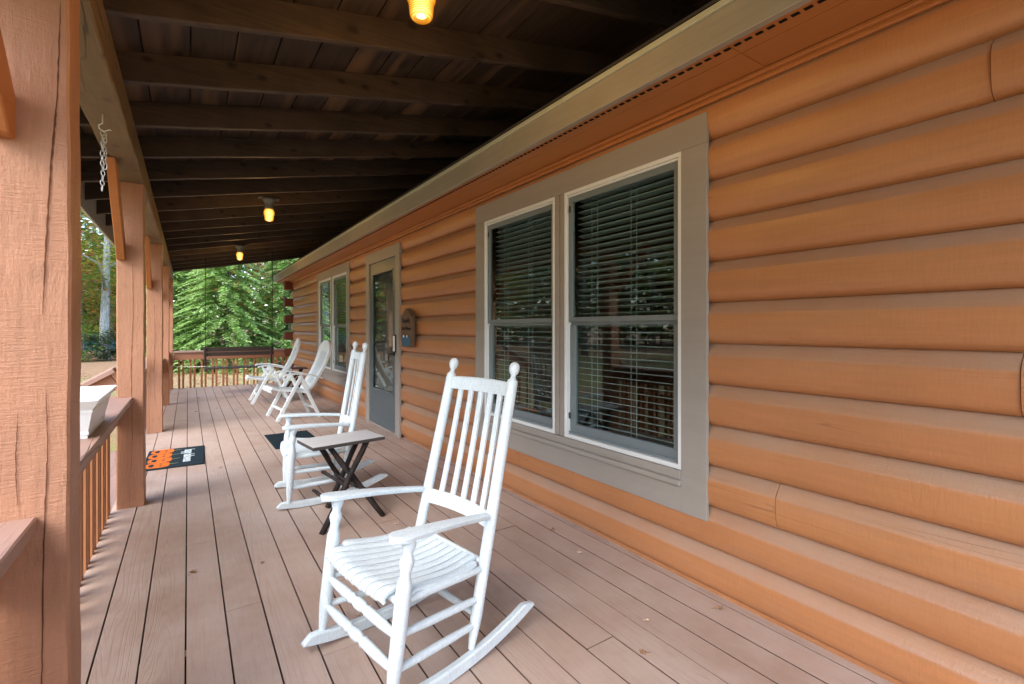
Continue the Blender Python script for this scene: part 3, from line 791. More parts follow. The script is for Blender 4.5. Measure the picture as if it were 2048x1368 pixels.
MT['split'] = plain("open_split", (.13, .05, .028), .9, .05)
def split(o, pts, w, seed):
    random.seed(seed); P = crv0(pts); b = MB(); yf = -PW / 2 - .0026; vs = []
    for i, (x, z) in enumerate(P):
        u = i / (len(P) - 1); ww = w * (math.sin(u * math.pi) ** .5 + .05) * random.uniform(.5, 1.2); xx = x + random.uniform(-.0007, .0007)
        vs += [(xx - ww / 2, yf, z), (xx + ww / 2, yf, z)]
    b.add(vs, [(2 * i, 2 * i + 1, 2 * i + 3, 2 * i + 2) for i in range(len(P) - 1)])
    b.build('split', 'split', o)
def crv0(pts, n=14):
    out = []
    for (x0, z0), (x1, z1) in zip(pts, pts[1:]):
        for k in range(n): out.append((x0 + (x1 - x0) * k / n, z0 + (z1 - z0) * k / n))
    return out + [pts[-1]]
split(posts[1], [(.058, 2.10), (.052, 1.85), (.040, 1.68), (.030, 1.45), (.024, 1.28)], .0042, 1)
split(posts[1], [(.030, 1.10), (.034, .95), (.026, .70), (.022, .30), (.020, .05)], .0030, 2)
split(posts[1], [(-.02, 1.05), (-.025, .92), (-.022, .80)], .0020, 3)
split(posts[2], [(.010, 1.75), (.016, 1.4), (.004, .95), (.010, .5), (.004, .2)], .0026, 4)
split(posts[3], [(-.004, 1.65), (.006, 1.2), (-.006, .8), (.004, .3)], .0026, 5)
split(posts[4], [(.004, 1.6), (-.004, 1.0), (.004, .4)], .0026, 6)

# ================================================================== RAILINGS
def railing_y(ya, yb, label, first=None):
    t = empty('railing', (-.43, (ya + yb) / 2, 0), 0, label, 'railing'); L = (yb - ya)
    b = MB(); b.box((-.13, -L / 2 - .14, .733), (.112, L / 2 + .14, .770), .004)
    # notch handled by posts passing through the cap ends: cap runs on the outside of the posts
    b = MB(); b.box((-.128, -L / 2 + .001, .733), (.112, L / 2 - .001, .772), .004); b.box((-.128, -L / 2 - PW + .001, .7335), (.020, L / 2 + PW - .001, .7715), .003)
    b.build('top_cap', 'cap', t)
    b = MB(); b.box((-.002, -L / 2 + .001, .595), (.034, L / 2 - .001, .732), .003); b.build('rail_board', 'rail', t)
    y = -L / 2 + .06; proto = None
    b = MB(); b.box((-.042, -.019, -.10), (-.004, .019, .732), .003)
    me = None
    while y < L / 2 - .03:
        for dy in (0, .072):
            if y + dy > L / 2 - .02: break
            if me is None:
                o = b.build('baluster', 'baluster', t); me = o.data
            else:
                o = bpy.data.objects.new('baluster', me); COL.objects.link(o); o.parent = t
            o.location = (0, y + dy, 0)
        y += .2
    return t
railing_y(POSTY[0] + PW, POSTY[1], 'porch railing section nearest the camera in front of the first post')
railing_y(POSTY[1] + PW, POSTY[2], 'porch railing section carrying the white planter')
railing_y(POSTY[3] + PW, POSTY[4], 'short porch railing section just beyond the steps')
railing_y(POSTY[4] + PW, POSTY[5], 'last side railing section before the far corner post')
t = empty('end_railing', (.85, 12.2, 0), 0, 'railing across the far end of the porch behind the hanging swing', 'railing')
b = MB(); b.box((-1.10, -.12, .745), (1.09, .10, .782), .004); b.build('top_cap', 'capx', t)
b = MB(); b.box((-1.10, -.076, .595), (1.09, -.04, .744), .003); b.build('rail_board', 'railx', t)
b = MB(); b.box((-.019, -.039, -.10), (.019, -.001, .744), .003); me = None; x = -.153 - .85
while x < 1.05:
    for dx in (0, .07):
        if me is None: o = b.build('baluster', 'baluster', t); me = o.data
        else: o = bpy.data.objects.new('baluster', me); COL.objects.link(o); o.parent = t
        o.location = (x + dx, 0, 0)
    x += .1975

# steps with handrail
st_ = empty('porch_steps', (-.46, 5.78, 0), 0, 'wooden steps leading down from the porch between two posts', 'steps')
for i in range(3):
    b = MB(); b.box((-.29 * (i + 1), -1.3, -.17 * (i + 1) + .02 - .038), (-.29 * i - .01, 1.3, -.17 * (i + 1) + .02), .004); b.build('tread', 'cap', st_)
for yy in (-1.3, 1.26):
    b = MB(); b.add([(0, yy, -.02), (0, yy, -.28), (-.95, yy, -.55), (-.95, yy, -.50), (-.87, yy, -.50)], [(0, 1, 2, 3, 4)]); b.build('stringer', 'rail', st_)
def handrail(yc, label):
    t = empty('handrail', (-.44, yc, .5), 0, label, 'handrail')
    b = MB(); b.bar((.0, 0, .45), (-1.5, 0, .45 - .9), .14, .036, b=.004); b.build('top_cap', 'capx', t)
    b = MB(); b.bar((.0, 0, .37), (-1.45, 0, .37 - .87), .036, .12, b=.003); b.build('rail_board', 'railx', t)
    b = MB(); b.box((-1.50, -.045, -1.05), (-1.41, .045, -.45), .004); b.build('newel_post', 'post', t)
    for q in range(7):
        xx = -.18 * (q + 1); b = MB(); b.box((xx - .019, .02, .37 + .6 * xx - .82 if q > 0 else -.5), (xx + .019, .056, .37 + .6 * xx), .003); b.build('baluster', 'baluster', t)
handrail(6.98, 'sloping handrail of the steps, on the far side')
handrail(4.52, 'sloping handrail of the steps, on the near side')

# ================================================================== CEILING LIGHTS
def lights():
    root = empty('ceiling_light', (.705, 5.60, 0), 0, '', 'ceiling light', 'amber jelly jar porch lights')
    b = MB(); b.box((-.10, -.06, 2.607), (.10, .06, 2.63), .004); b.build('mounting_board', 'rafter', root)
    b = MB(); b.lathe((0, 0, 2.606), (0, 0, 2.50), [(0, .062), (.12, .061), (.35, .045), (.6, .036), (.75, .040), (1, .040)], 22); b.build('lamp_base', 'lampbase', root)
    b = MB(); b.lathe((0, 0, 2.502), (0, 0, 2.375), [(0, .036), (.08, .046), (.25, .052), (.45, .052), (.52, .047), (.6, .0455), (.8, .043), (.92, .040), (.985, .031), (1, .012)], 24)
    b.build('glass_globe', 'amber', root)
    return root
l0 = lights()
for i, (y, lab) in enumerate(((5.60, 'glowing amber porch light in the middle of the ceiling row'), (1.635, 'nearest amber ceiling light, cropped by the top of the picture'), (9.05, 'farthest small amber ceiling light near the green trees'))):
    o = l0 if i == 0 else copy_tree(l0)
    o.location.y = y; o['label'] = lab
    pl = bpy.data.lights.new('bulb_light', 'POINT'); pl.energy = 1.4; pl.color = (1.0, .55, .16); pl.shadow_soft_size = .04
    po = bpy.data.objects.new('bulb_light', pl); COL.objects.link(po); po.parent = o; po.location = (0, 0, 2.34)

# ================================================================== ROCKING CHAIR
def crv(pts, n=8):     # Catmull-Rom through pts
    P = [Vector(p) for p in pts]; P = [P[0] * 2 - P[1]] + P + [P[-1] * 2 - P[-2]]; out = []
    for i in range(1, len(P) - 2):
        for k in range(n):
            t = k / n; a, b_, c, d = P[i - 1], P[i], P[i + 1], P[i + 2]
            out.append(.5 * ((2 * b_) + (-a + c) * t + (2 * a - 5 * b_ + 4 * c - d) * t * t + (-a + 3 * b_ - 3 * c + d) * t ** 3))
    out.append(P[-2]); return out
def rocking_chair(loc, rz_, label):
    t = empty('rocking_chair', loc, rz_, label, 'rocking chair', 'white slat back rocking chairs')
    HF, HR, HT = .260, .228, .204
    def pz(s): return 0
    # back posts: straight leaning line from foot to finial
    F = Vector((-.352, 0, .055)); T = Vector((-.604, 0, 1.09))
    def bp(z, side, dx=0): # point on back post centre line at height z
        k = (z - F.z) / (T.z - F.z); return Vector((F.x + (T.x - F.x) * k + dx, side * (HR + (HT - HR) * k), z))
    for s in (1, -1):
        b = MB(); L = 1.09 - .055
        def k(z): return (z - .055) / L
        prof = [(k(.055), .012), (k(.07), .0135), (k(.13), .020), (k(.17), .0225), (k(.5), .023), (k(.8), .0225), (k(.975), .0225), (k(1.025), .0225), (k(1.036), .0205), (k(1.042), .013), (k(1.050), .0100), (k(1.058), .0110), (k(1.063), .0160), (k(1.070), .0195), (k(1.078), .0214), (k(1.087), .0217), (k(1.096), .0203), (k(1.103), .0165), (k(1.108), .010), (k(1.110), .003)]
        b.lathe(bp(.055, s), bp(1.09, s), prof, 18); b.build('back_post', 'white', t, auto=60)
        # front leg with turned vase above the seat
        b = MB(); p = Vector((.004, s * HF, .058)); q = Vector((-.064, s * (HF + .006), .570)); L2 = .512
        def h(z): return (z - .058) / L2
        prof = [(h(.058), .0135), (h(.075), .015), (h(.13), .021), (h(.16), .0235), (h(.33), .0255), (h(.40), .0255), (h(.425), .0245), (h(.438), .0200), (h(.452), .0168), (h(.466), .0180), (h(.488), .0242), (h(.500), .0230), (h(.512), .0172), (h(.522), .0160), (h(.532), .0195), (h(.545), .0235), (h(.556), .0225), (h(.570), .0175)]
        b.lathe(p, q, prof, 18); b.build('front_leg', 'white', t, auto=60)
        # rocker
        b = MB(); rows = []; lo = []; n = 26; Rr = 1.30; xc = -.215; th = .016
        topr = []; 
        for i in range(n + 1):
            x = .082 + (-.685 - .082) * i / n; zb = (x - xc) ** 2 / (2 * Rr) + .001; hh = .046
            e = min(1.0, (i / n) / .045); e2 = min(1.0, (1 - i / n) / .07); 
            zt = zb + hh * (min(e, e2) * .75 + .25) if min(e, e2) < 1 else zb + hh
            yc = s * (HF - .004 + (HR - HF) * (i / n) * 1.0)
            rows.append([(x, yc - th, zb + .004), (x, yc - th + .004, zb), (x, yc + th - .004, zb), (x, yc + th, zb + .004), (x, yc + th, zt - .006), (x, yc + th - .006, zt), (x, yc - th + .006, zt), (x, yc - th, zt - .006), (x, yc - th, zb + .004)])
        b.strip(rows, smooth=True); b.add(rows[0][:-1], [tuple(range(8))]); b.add(rows[-1][:-1], [tuple(range(8))[::-1]])
        b.build('rocker', 'white', t, auto=40)
        # armrest
        b = MB(); out = [(.004, 0.0), (.001, .022), (-.010, .038), (-.03, .046), (-.06, .044), (-.14, .037), (-.22, .030), (-.30, .024), (-.37, .018), (-.438, .014)]
        rowsT = []; rowsB = []
        yc0 = s * (HF + .004); yc1 = s * (HR - .004)
        for x, hw in out:
            k_ = (.004 - x) / .442; yc = yc0 + (yc1 - yc0) * k_; z = .592 - .056 * k_ + .006 * math.sin(k_ * math.pi); tk = .024
            hw = max(hw, .016)
            r = []; rb = []
            for j in range(7):
                f = j / 6 * 2 - 1; ro = .006 * (abs(f) ** 6)
                r.append((x, yc + f * hw, z - ro)); rb.append((x, yc + f * (hw - .002), z - tk + ro))
            rowsT.append(r); rowsB.append(rb)
        b.strip(rowsT, rowsB, smooth=True); b.build('armrest', 'white', t, auto=50)
    for s in (1, -1):
        for zf, zr in ((.368, .332), (.264, .226), (.156, .136)):
            b = MB(); p = Vector((.004 - (zf - .058) * .14, s * (HF), zf)); q = bp(zr, s)
            b.lathe(p, q, [(0, .010), (.06, .012), (.3, .0145), (.7, .0145), (.94, .012), (1, .010)], 12); b.build('side_stretcher', 'white', t)
    for zf in (.258, .156):
        b = MB(); xx = .004 - (zf - .058) * .14
        pr = [(0, .010), (.10, .0145), (.22, .0175), (.33, .0185), (.37, .0165), (.385, .0205), (.40, .0165), (.43, .0145), (.455, .019), (.48, .0205), (.52, .0205), (.545, .019), (.57, .0145), (.60, .0165), (.615, .0205), (.63, .0165), (.67, .0185), (.78, .0175), (.90, .0145), (1, .010)]
        b.lathe((xx, -HF, zf), (xx, HF, zf), pr, 14); b.build('front_stretcher', 'white', t, auto=60)
    for z in (.17, .348): b = MB(); b.lathe(bp(z, -1), bp(z, 1), [(0, .010), (.1, .013), (.5, .0145), (.9, .013), (1, .010)], 12); b.build('cross_stretcher', 'white', t)
    b = MB(); b.lathe((-.042, -HF, .355), (-.042, HF, .355), [(0, .014), (1, .014)], 12); b.build('cross_stretcher', 'white', t)
    # crest rail and lower rail, bowed backwards; slats between
    def rail(z0, z1, bow, thick, top_arch=0.0):
        b = MB(); n = 14; rt = []; 
        for i in range(n + 1):
            f = i / n * 2 - 1; 
            bx = -bow * (1 - f * f)
            P0 = bp(z0, 0); P1 = bp(z1, 0); w0 = abs(bp(z0, 1).y); w1 = abs(bp(z1, 1).y)
            a = Vector((P0.x + bx, f * w0, z0)); c = Vector((P1.x + bx, f * w1, z1 + top_arch * (1 - f * f)))
            rt.append([(a.x + thick / 2, a.y, a.z), (c.x + thick / 2, c.y, c.z), (c.x, c.y, c.z + .004), (c.x - thick / 2, c.y, c.z), (a.x - thick / 2, a.y, a.z), (a.x, a.y, a.z - .003), (a.x + thick / 2, a.y, a.z)])
        b.strip(rt, smooth=True); return b
    rail(.972, 1.022, .022, .018, .004).build('crest_rail', 'white', t, auto=45)
    rail(.468, .520, .030, .018).build('lower_rail', 'white', t, auto=45)
    for i in range(5):
        f = (i - 2) / 2 * .64
        z0, z1 = .512, .978
        a = Vector((bp(z0, 0).x - .030 * (1 - f * f), f * abs(bp(z0, 1).y), z0)); c = Vector((bp(z1, 0).x - .022 * (1 - f * f), f * abs(bp(z1, 1).y), z1))
        m_ = (a + c) / 2 + Vector((-.006, 0, 0))
        b = MB(); rows = []
        for k_ in range(9):
            u = k_ / 8; p = a * (1 - u) ** 2 + m_ * 2 * u * (1 - u) + c * u * u; hw = .0138; th = .0055
            rows.append([(p.x + th, p.y - hw + .002, p.z), (p.x + th, p.y + hw - .002, p.z), (p.x + th - .002, p.y + hw, p.z), (p.x - th, p.y + hw, p.z), (p.x - th, p.y - hw, p.z), (p.x + th - .002, p.y - hw, p.z), (p.x + th, p.y - hw + .002, p.z)])
        b.strip(rows, smooth=False); b.build('back_slat', 'white', t)
    # seat slats, front to back, rolled front lip, dished
    ns = 11
    for i in range(ns):
        fc = (i + .5) / ns * 2 - 1; f0 = i / ns * 2 - 1 + .010; f1 = (i + 1) / ns * 2 - 1 - .010
        ends = abs(fc) > .85
        prof = [(.000, .362), (.004, .373), (.000, .385), (-.012, .395), (-.04, .400), (-.09, .394), (-.17, .379), (-.25, .369), (-.33, .368), (-.405, .378)]
        if ends: prof = [(-.075, .378), (-.080, .390), (-.10, .3935), (-.17, .3795), (-.25, .369), (-.33, .368), (-.375, .373)]
        pts = crv([(x, 0, z) for x, z in prof], 4)
        T_, B_ = [], []
        for j, p in enumerate(pts):
            q = pts[min(j + 1, len(pts) - 1)]; r_ = pts[max(j - 1, 0)]; d = (q - r_).normalized(); nrm = Vector((d.z, 0, -d.x)); 
            if nrm.z < 0 and j > 3: nrm = -nrm
            nrm = Vector((-d.z, 0, d.x)) * -1
            k_ = (.03 - p.x) / .43; hw = (HF + .012) * (1 - k_) + (HR + .004) * k_
            rowt, rowb = [], []
            for m in range(5):
                f = f0 + (f1 - f0) * m / 4; dish = -.017 * (1 - f * f) * min(1, max(0, (.03 - p.x) / .12)); edge = -.0045 * (abs(m - 2) / 2) ** 3
                fr = .018 * (1 - f * f) * (1 if p.x > -.05 else max(0, 1 + (p.x + .05) / .1))
                c = Vector((p.x + fr, f * hw, p.z + dish + edge)); rowt.append(tuple(c)); rowb.append(tuple(c - nrm * .011))
            T_.append(rowt); B_.append(rowb)
        b = MB(); b.strip(T_, B_, smooth=True); b.build('seat_slat', 'white', t, auto=45)
    for o in t.children:
        bm = bmesh.new(); bm.from_mesh(o.data); bmesh.ops.recalc_face_normals(bm, faces=bm.faces); bm.to_mesh(o.data); bm.free()
    return t
rc = rocking_chair((.489, 1.732, 0), R(190.3), 'nearest white wooden rocking chair, large in front of the double window')
r2 = copy_tree(rc); r2.location = (.612, 3.861, -.011); r2.rotation_euler = (0, R(4.5), R(174.0)); r2['label'] = 'second white wooden rocking chair, behind the twig leg table'

# ================================================================== TWIG TABLES
def twig_table(loc, rz_, label):
    t = empty('twig_table', loc, rz_, label, 'side table', 'small tables with crossed twig legs')
    b = MB(); b.box((-.245, -.15, .478), (.245, .15, .4985), .002); b.build('table_edge', 'tableedge', t)
    t.children[0].name = 'table_board'
    b = MB(); b.box((-.243, -.148, .499), (.243, .148, .5015), .001); b.build('table_top', 'tabletop', t)
    random.seed(9)
    def tw(p, q, r, n=9):
        p = Vector(p); q = Vector(q); pts = []; rs = []
        for i in range(n):
            u = i / (n - 1); c = p.lerp(q, u) + Vector((random.uniform(-1, 1), random.uniform(-1, 1), 0)) * .003; pts.append(c); rs.append(r * (1 + random.uniform(-.10, .12)))
        return MB().tube(pts, rs, 10)
    for yy, o in ((-.12, 0), (.12, .0)):
        tw((-.245 if yy < 0 else -.05, yy + (-.17 if yy < 0 else .0), .002), (.13 if yy < 0 else .19, yy + .01, .477), .0185).build('leg', 'twig', t)
        tw((.17, yy + (-.15 if yy < 0 else .10), .002), (-.12, yy + .03, .477), .0178).build('leg', 'twig', t)
    for x, z in ((-.125, .125), (.12, .150), (-.06, .24), (.03, .205)):
        tw((x, -.175, z), (x, .185, z), .0125).build('cross_twig', 'twig', t)
    return t
tt = twig_table((.872, 3.375, 0), R(8), 'small table with weathered board top and crossed twig legs between the rocking chairs')
t2 = copy_tree(tt); t2.location = (1.66, 9.95, 0); t2.rotation_euler = (0, 0, R(-4)); t2['label'] = 'dark low twig table by the far window behind the folding chairs'
for ch in t2.children:
    if ch.name.startswith('table_top'): ch.data = ch.data.copy(); ch.data.materials[0] = MT['darkwood']

# ================================================================== WHITE FOLDING CHAIRS
def folding_chair(loc, rz_, label):
    t = empty('folding_chair', loc, rz_, label, 'garden chair', 'white resin folding chairs')
    # seat
    prof = [(.060, .415), (.070, .43), (.063, .447), (.045, .458), (.0, .452), (-.05, .436), (-.15, .422), (-.27, .405), (-.38, .385), (-.44, .378)]
    pts = crv([(x, 0, z) for x, z in prof], 3)
    b = MB(); T_, B_ = [], []
    for p in pts:
        T_.append([(p.x, f * .235, p.z - .012 * abs(f) ** 8) for f in (-1, -.9, -.6, -.2, .2, .6, .9, 1)]); B_.append([(p.x - (.01 if p.x > .1 else 0), f * .228, min(p.z - .038, p.z) if p.x < .1 else max(.405, p.z - .04)) for f in (-1, -.9, -.6, -.2, .2, .6, .9, 1)])
    b.strip(T_, B_, smooth=True); b.build('seat', 'plastic', t, auto=45)
    b = MB()
    for i in range(6):
        yy = (i - 2.5) * .065; r = [(p.x, yy - .004, p.z + .0012) for p in pts[10:-2]]; r2_ = [(p.x, yy + .004, p.z + .0012) for p in pts[10:-2]]
        b.strip([r, r2_], smooth=False)
    b.build('seat_groove', 'slot', t)
    # back: curved panel with rounded top
    P0, P1 = Vector((-.425, 0, .375)), Vector((-.745, 0, 1.075)); T_, B_ = [], []; n = 22
    def bc(u):
        c = P0.lerp(P1, u); c.x += -.055 * math.sin(u * math.pi) * (1 if u < .5 else 1) * -1 * -.9; return c
    def hwid(u):
        w_ = .205 + .035 * math.sin(min(1, u / .7) * math.pi / 2)
        if u > .80: q = (u - .80) / .20; w_ *= max(.30, math.sqrt(max(0, 1 - q * q * .93)))
        return w_
    for i in range(n + 1):
        u = i / n; c = bc(u); hw = hwid(u)
        T_.append([(c.x + .012 * f * f, f * hw, c.z) for f in (-1, -.93, -.6, -.2, .2, .6, .93, 1)]); B_.append([(c.x + .012 * f * f - .030, f * hw * .985, c.z - .008) for f in (-1, -.93, -.6, -.2, .2, .6, .93, 1)])
    b = MB(); b.strip(T_, B_, smooth=True); b.build('backrest', 'plastic', t, auto=45)
    b = MB()
    for i in range(6):
        f0 = (i - 2.5) * .045; r = []; r2_ = []
        for j in range(3, n - 4):
            c = bc(j / n); r.append((c.x + .0035, f0 - .006, c.z)); r2_.append((c.x + .0035, f0 + .006, c.z))
        b.strip([r, r2_], smooth=False)
    b.build('back_groove', 'slot', t)
    for s in (1, -1):
        yy = s * .275
        b = MB(); b.bar((.0, yy, .0), (-.315, yy - s * .01, .60), .028, .048, up=(1, 0, 0), b=.005); b.build('front_leg', 'plastic', t)
        b = MB(); b.bar((-.565, yy - s * .032, .0), (-.29, yy - s * .032, .60), .026, .046, up=(1, 0, 0), b=.005); b.build('rear_leg', 'plastic', t)
        b = MB(); b.bar((-.30, yy - s * .015, .585), (-.40, yy - s * .015, .42), .022, .036, up=(1, 0, 0), b=.004); b.bar((-.19, yy - s * .015, .59), (-.245, yy - s * .015, .43), .018, .03, up=(1, 0, 0), b=.004); b.build('arm_strut', 'plastic', t)
        pr = [(-.085, .622), (-.12, .634), (-.20, .640), (-.30, .636), (-.40, .618), (-.50, .592), (-.60, .560)]
        pts = crv([(x, 0, z) for x, z in pr], 4); T_, B_ = [], []
        for j, p in enumerate(pts):
            hw = .026 * (.55 if j in (0, len(pts) - 1) else 1)
            T_.append([(p.x, yy + f * hw, p.z - .004 * f * f) for f in (-1, -.5, 0, .5, 1)]); B_.append([(p.x, yy + f * hw * .9, p.z - .022) for f in (-1, -.5, 0, .5, 1)])
        b = MB(); b.strip(T_, B_, smooth=True); b.build('armrest', 'plastic', t, auto=45)
    b = MB(); b.bar((-.072, -.27, .145), (-.072, .27, .145), .022, .036, b=.004); b.build('front_stretcher', 'plastic', t)
    b = MB(); b.bar((-.510, -.245, .13), (-.510, .245, .13), .022, .036, b=.004); b.build('rear_stretcher', 'plastic', t)
    for o in t.children:
        if 'groove' in o.name: continue
        bm = bmesh.new(); bm.from_mesh(o.data); bmesh.ops.recalc_face_normals(bm, faces=bm.faces); bm.to_mesh(o.data); bm.free()
    return t
fc = folding_chair((.963, 7.35, 0), R(185.5), 'nearer white resin folding chair in front of the far window')
f2 = copy_tree(fc); f2.location = (.880, 9.20, 0); f2.rotation_euler = (0, 0, R(178)); f2['label'] = 'farther white resin folding chair at the log corner, seen edge on'

# ================================================================== PORCH SWING
sw = empty('porch_swing', (.85, 10.8, 0), R(1.0), 'dark brown hanging porch swing before the end railing', 'swing')
b = MB(); b.box((-.60, .16, .80), (.62, .185, .885), .004); b.box((-.60, .15, .715), (.62, .175, .785), .004); b.build('back_board', 'darkwood', sw)
b = MB(); 
for q in range(5): b.box((-.60, -.28 + q * .09, .490), (.62, -.20 + q * .09, .510), .003)
b.build('seat', 'darkwood', sw)
for x in (-.575, .575):
    b = MB(); b.box((x - .02, .125, .42), (x + .02, .16, .89), .003); b.box((x - .02, -.28, .455), (x + .02, .16, .489), .003); b.build('support_frame', 'darkwood', sw)
    b = MB(); b.tube([(x, .10, .47), (x, .04, 1.4), (x, .0, 2.75 + x * .2)], .0055, 6); b.build('hanging_rope', 'darkrope', sw)
b = MB(); b.tube([(-.57, .0, .53), (-.78, .35, .51), (-1.02, .75, .50), (-1.10, 1.23, .49)], .007, 6); b.build('tether_rope', 'rope', sw)

# ================================================================== DOORMATS
def textmesh(txt, size, mat, name, parent, M, extrude=.001, bold=0.0):
    cu = bpy.data.curves.new(name, 'FONT'); cu.body = txt; cu.size = size; cu.extrude = extrude; cu.align_x = 'CENTER'; cu.align_y = 'CENTER'; cu.offset = bold
    to = bpy.data.objects.new(name, cu); COL.objects.link(to)
    dg = bpy.context.evaluated_depsgraph_get(); me = bpy.data.meshes.new_from_object(to.evaluated_get(dg)); me.name = name
    bpy.data.objects.remove(to); me.materials.clear(); me.materials.append(MT[mat]); me.transform(M)
    o = bpy.data.objects.new(name, me); COL.objects.link(o); o.parent = parent; return o
def matfab(name, col):
    M = NM(name); n = M.noise(M.co(), 300, 3, .7); n2 = M.noise(M.co(), 12, 4, .6)
    return M.bsdf(M.mix(n, tuple(x * .55 for x in col), tuple(x * 1.5 for x in col)), .95, M.bump(n, 1.0, .006), .05)
MT['mat_black'] = matfab("coir_black", (.022, .034, .042)); MT['mat_orange'] = matfab("coir_orange", (.62, .15, .03)); MT['mat_white'] = matfab("coir_white", (.62, .68, .68)); MT['mat_green'] = matfab("coir_green", (.20, .24, .12))
hm = empty('halloween_doormat', (-.10, 5.655, 0), R(-1.5), 'black doormat with orange pumpkins and white writing at the top of the steps', 'doormat')
b = MB(); b.box((-.235, -.395, .001), (.235, .395, .014), .006); b.build('mat_base', 'mat_black', hm)
b = MB(); bd = MB(); bs = MB()
for i in range(4):        # pumpkins stacked along y, stems towards +x
    cy = .29 - i * .193; cx = -.115 - .008 * (i % 2); z = .0150 + .0006 * i
    for dy, rw in ((-.052, .045), (0, .050), (.052, .045), (-.027, .048), (.027, .048)):
        vs = []; n = 28
        for q in range(n):
            an = 2 * math.pi * q / n; vs.append((cx + math.cos(an) * (.098 if dy == 0 else .09), cy + dy + math.sin(an) * rw, z + abs(dy) * .002 + dy * .003))
        b.add(vs, [tuple(range(n))])
    zf = z + .0012
    for ey in (-.035, .035): bd.add([(cx + .035, cy + ey * .5, zf), (cx + .035, cy + ey * 1.6, zf), (cx + .005, cy + ey, zf)], [(0, 1, 2)] if ey > 0 else [(0, 2, 1)])
    bd.add([(cx - .035, cy - .06, zf), (cx - .030, cy - .03, zf), (cx - .018, cy - .02, zf), (cx - .030, cy, zf), (cx - .018, cy + .02, zf), (cx - .030, cy + .03, zf), (cx - .035, cy + .06, zf), (cx - .062, cy + .03, zf), (cx - .066, cy, zf), (cx - .062, cy - .03, zf)], [tuple(range(10))])
    bs.add([(cx + .092, cy - .008, z), (cx + .092, cy + .010, z), (cx + .155, cy + .018, z), (cx + .158, cy + .008, z)], [(0, 1, 2, 3)])
def upn(o):
    bm = bmesh.new(); bm.from_mesh(o.data)
    for f in bm.faces:
        if f.normal.z < 0: f.normal_flip()
    bm.to_mesh(o.data); bm.free()
upn(b.build('pumpkin_print', 'mat_orange', hm)); upn(bd.build('face_print', 'mat_black', hm)); upn(bs.build('stem_print', 'mat_green', hm))
Mx = Matrix.Translation((.105, .0, .0150)) @ Matrix.Rotation(R(-90), 4, 'Z') @ Matrix.Diagonal((.92, 1.45, 1, 1))
textmesh('happy halloween', .085, 'mat_white', 'mat_writing', hm, Mx, .0006, .0012)
dm = empty('entry_doormat', (.975, 5.86, 0), R(1), 'plain dark rubber doormat behind the second rocking chair', 'doormat')
b = MB(); b.box((-.235, -.385, .001), (.235, .385, .012), .005); b.build('mat_base', 'mat_black', dm)
b = MB()
for i in range(16): b.box((-.20 + i * .026, -.35, .0115), (-.188 + i * .026, .35, .0145), .001)
b.build('mat_rib', 'mat_black', dm)

# ================================================================== PLANTER
pt = empty('window_box_planter', (-.44, 3.005, .772), 0, 'white rectangular planter standing on the porch railing', 'planter')
def ringpts(hx, hy, z): return [(-hx, -hy, z), (hx, -hy, z), (hx, hy, z), (-hx, hy, z)]
lv = [(.078, .245, 0), (.079, .248, .016), (.083, .252, .017), (.083, .254, .030), (.081, .253, .031), (.098, .288, .118), (.101, .291, .119), (.102, .293, .125), (.1, .292, .127), (.106, .302, .138), (.124, .330, .168), (.126, .333, .172), (.122, .329, .174), (.100, .296, .132), (.085, .255, .05), (.078, .245, .048)]
b = MB(); vs = []; fs = []
for hx, hy, z in lv: vs += ringpts(hx, hy, z)
for i in range(len(lv) - 1):
    for k in range(4): a0 = i * 4 + k; a1 = i * 4 + (k + 1) % 4; fs.append((a0, a1, a1 + 4, a0 + 4))
fs.append((3, 2, 1, 0)); n = (len(lv) - 1) * 4; fs.append((n, n + 1, n + 2, n + 3))
b.add(vs, fs); b.build('planter_body', 'vinyl', pt)
b = MB(); b.box((-.077, -.243, .05), (.077, .243, .06), 0); b.build('potting_soil', 'bark', pt)
b = MB(); random.seed(2)
for q in range(7):
    an = random.uniform(0, 6.28); r_ = random.uniform(.02, .04); b.tube([(-.02, -.02, .06), (-.02 + math.cos(an) * r_ * .5, -.02 + math.sin(an) * r_ * .5, .10), (-.02 + math.cos(an) * r_, -.02 + math.sin(an) * r_, .125 + random.uniform(0, .02))], [.0025, .002, .001], 5)
b.build('dead_stem', 'twig', pt)

# ================================================================== HOOK + CHAIN
hc = empty('hook_chain', (-.335, 2.965, 2.265), 0, 'galvanised chain hanging from a hook under the timber beam', 'chain')
b = MB(); b.tube([(0, 0, .002), (0, 0, -.045), (-.014, 0, -.056), (-.012, 0, -.072), (.004, 0, -.082), (.018, 0, -.074), (.024, 0, -.070), (.032, 0, -.072)], .0024, 8); b.build('hook', 'vinyl', hc)
def link(b, c, ang, ln=.030, wd=.012, r=.0019, tilt=0):
    pts = []
    for k in range(14):
        an = 2 * math.pi * k / 14; z = math.sin(an) * ln / 2; x = math.cos(an) * wd / 2 * (1.15 if abs(math.sin(an)) < .8 else 1)
        pts.append(Matrix.Rotation(tilt, 3, 'Y') @ Matrix.Rotation(ang, 3, 'Z') @ Vector((x, 0, z)) + Vector(c))
    b.tube(pts, r, 6, closed=True)
b = MB(); z = -.092
for i in range(12): link(b, (.0 + .0015 * math.sin(i), 0, z), R(25 + 90 * (i % 2)), tilt=R(random.uniform(-5, 5))); z -= .0235
z = -.10
for i in range(8): link(b, (.008 + .002 * math.sin(i * 2), .004, z), R(60 + 90 * (i % 2)), tilt=R(random.uniform(-12, 12))); z -= .021
b.build('chain', 'chain', hc)

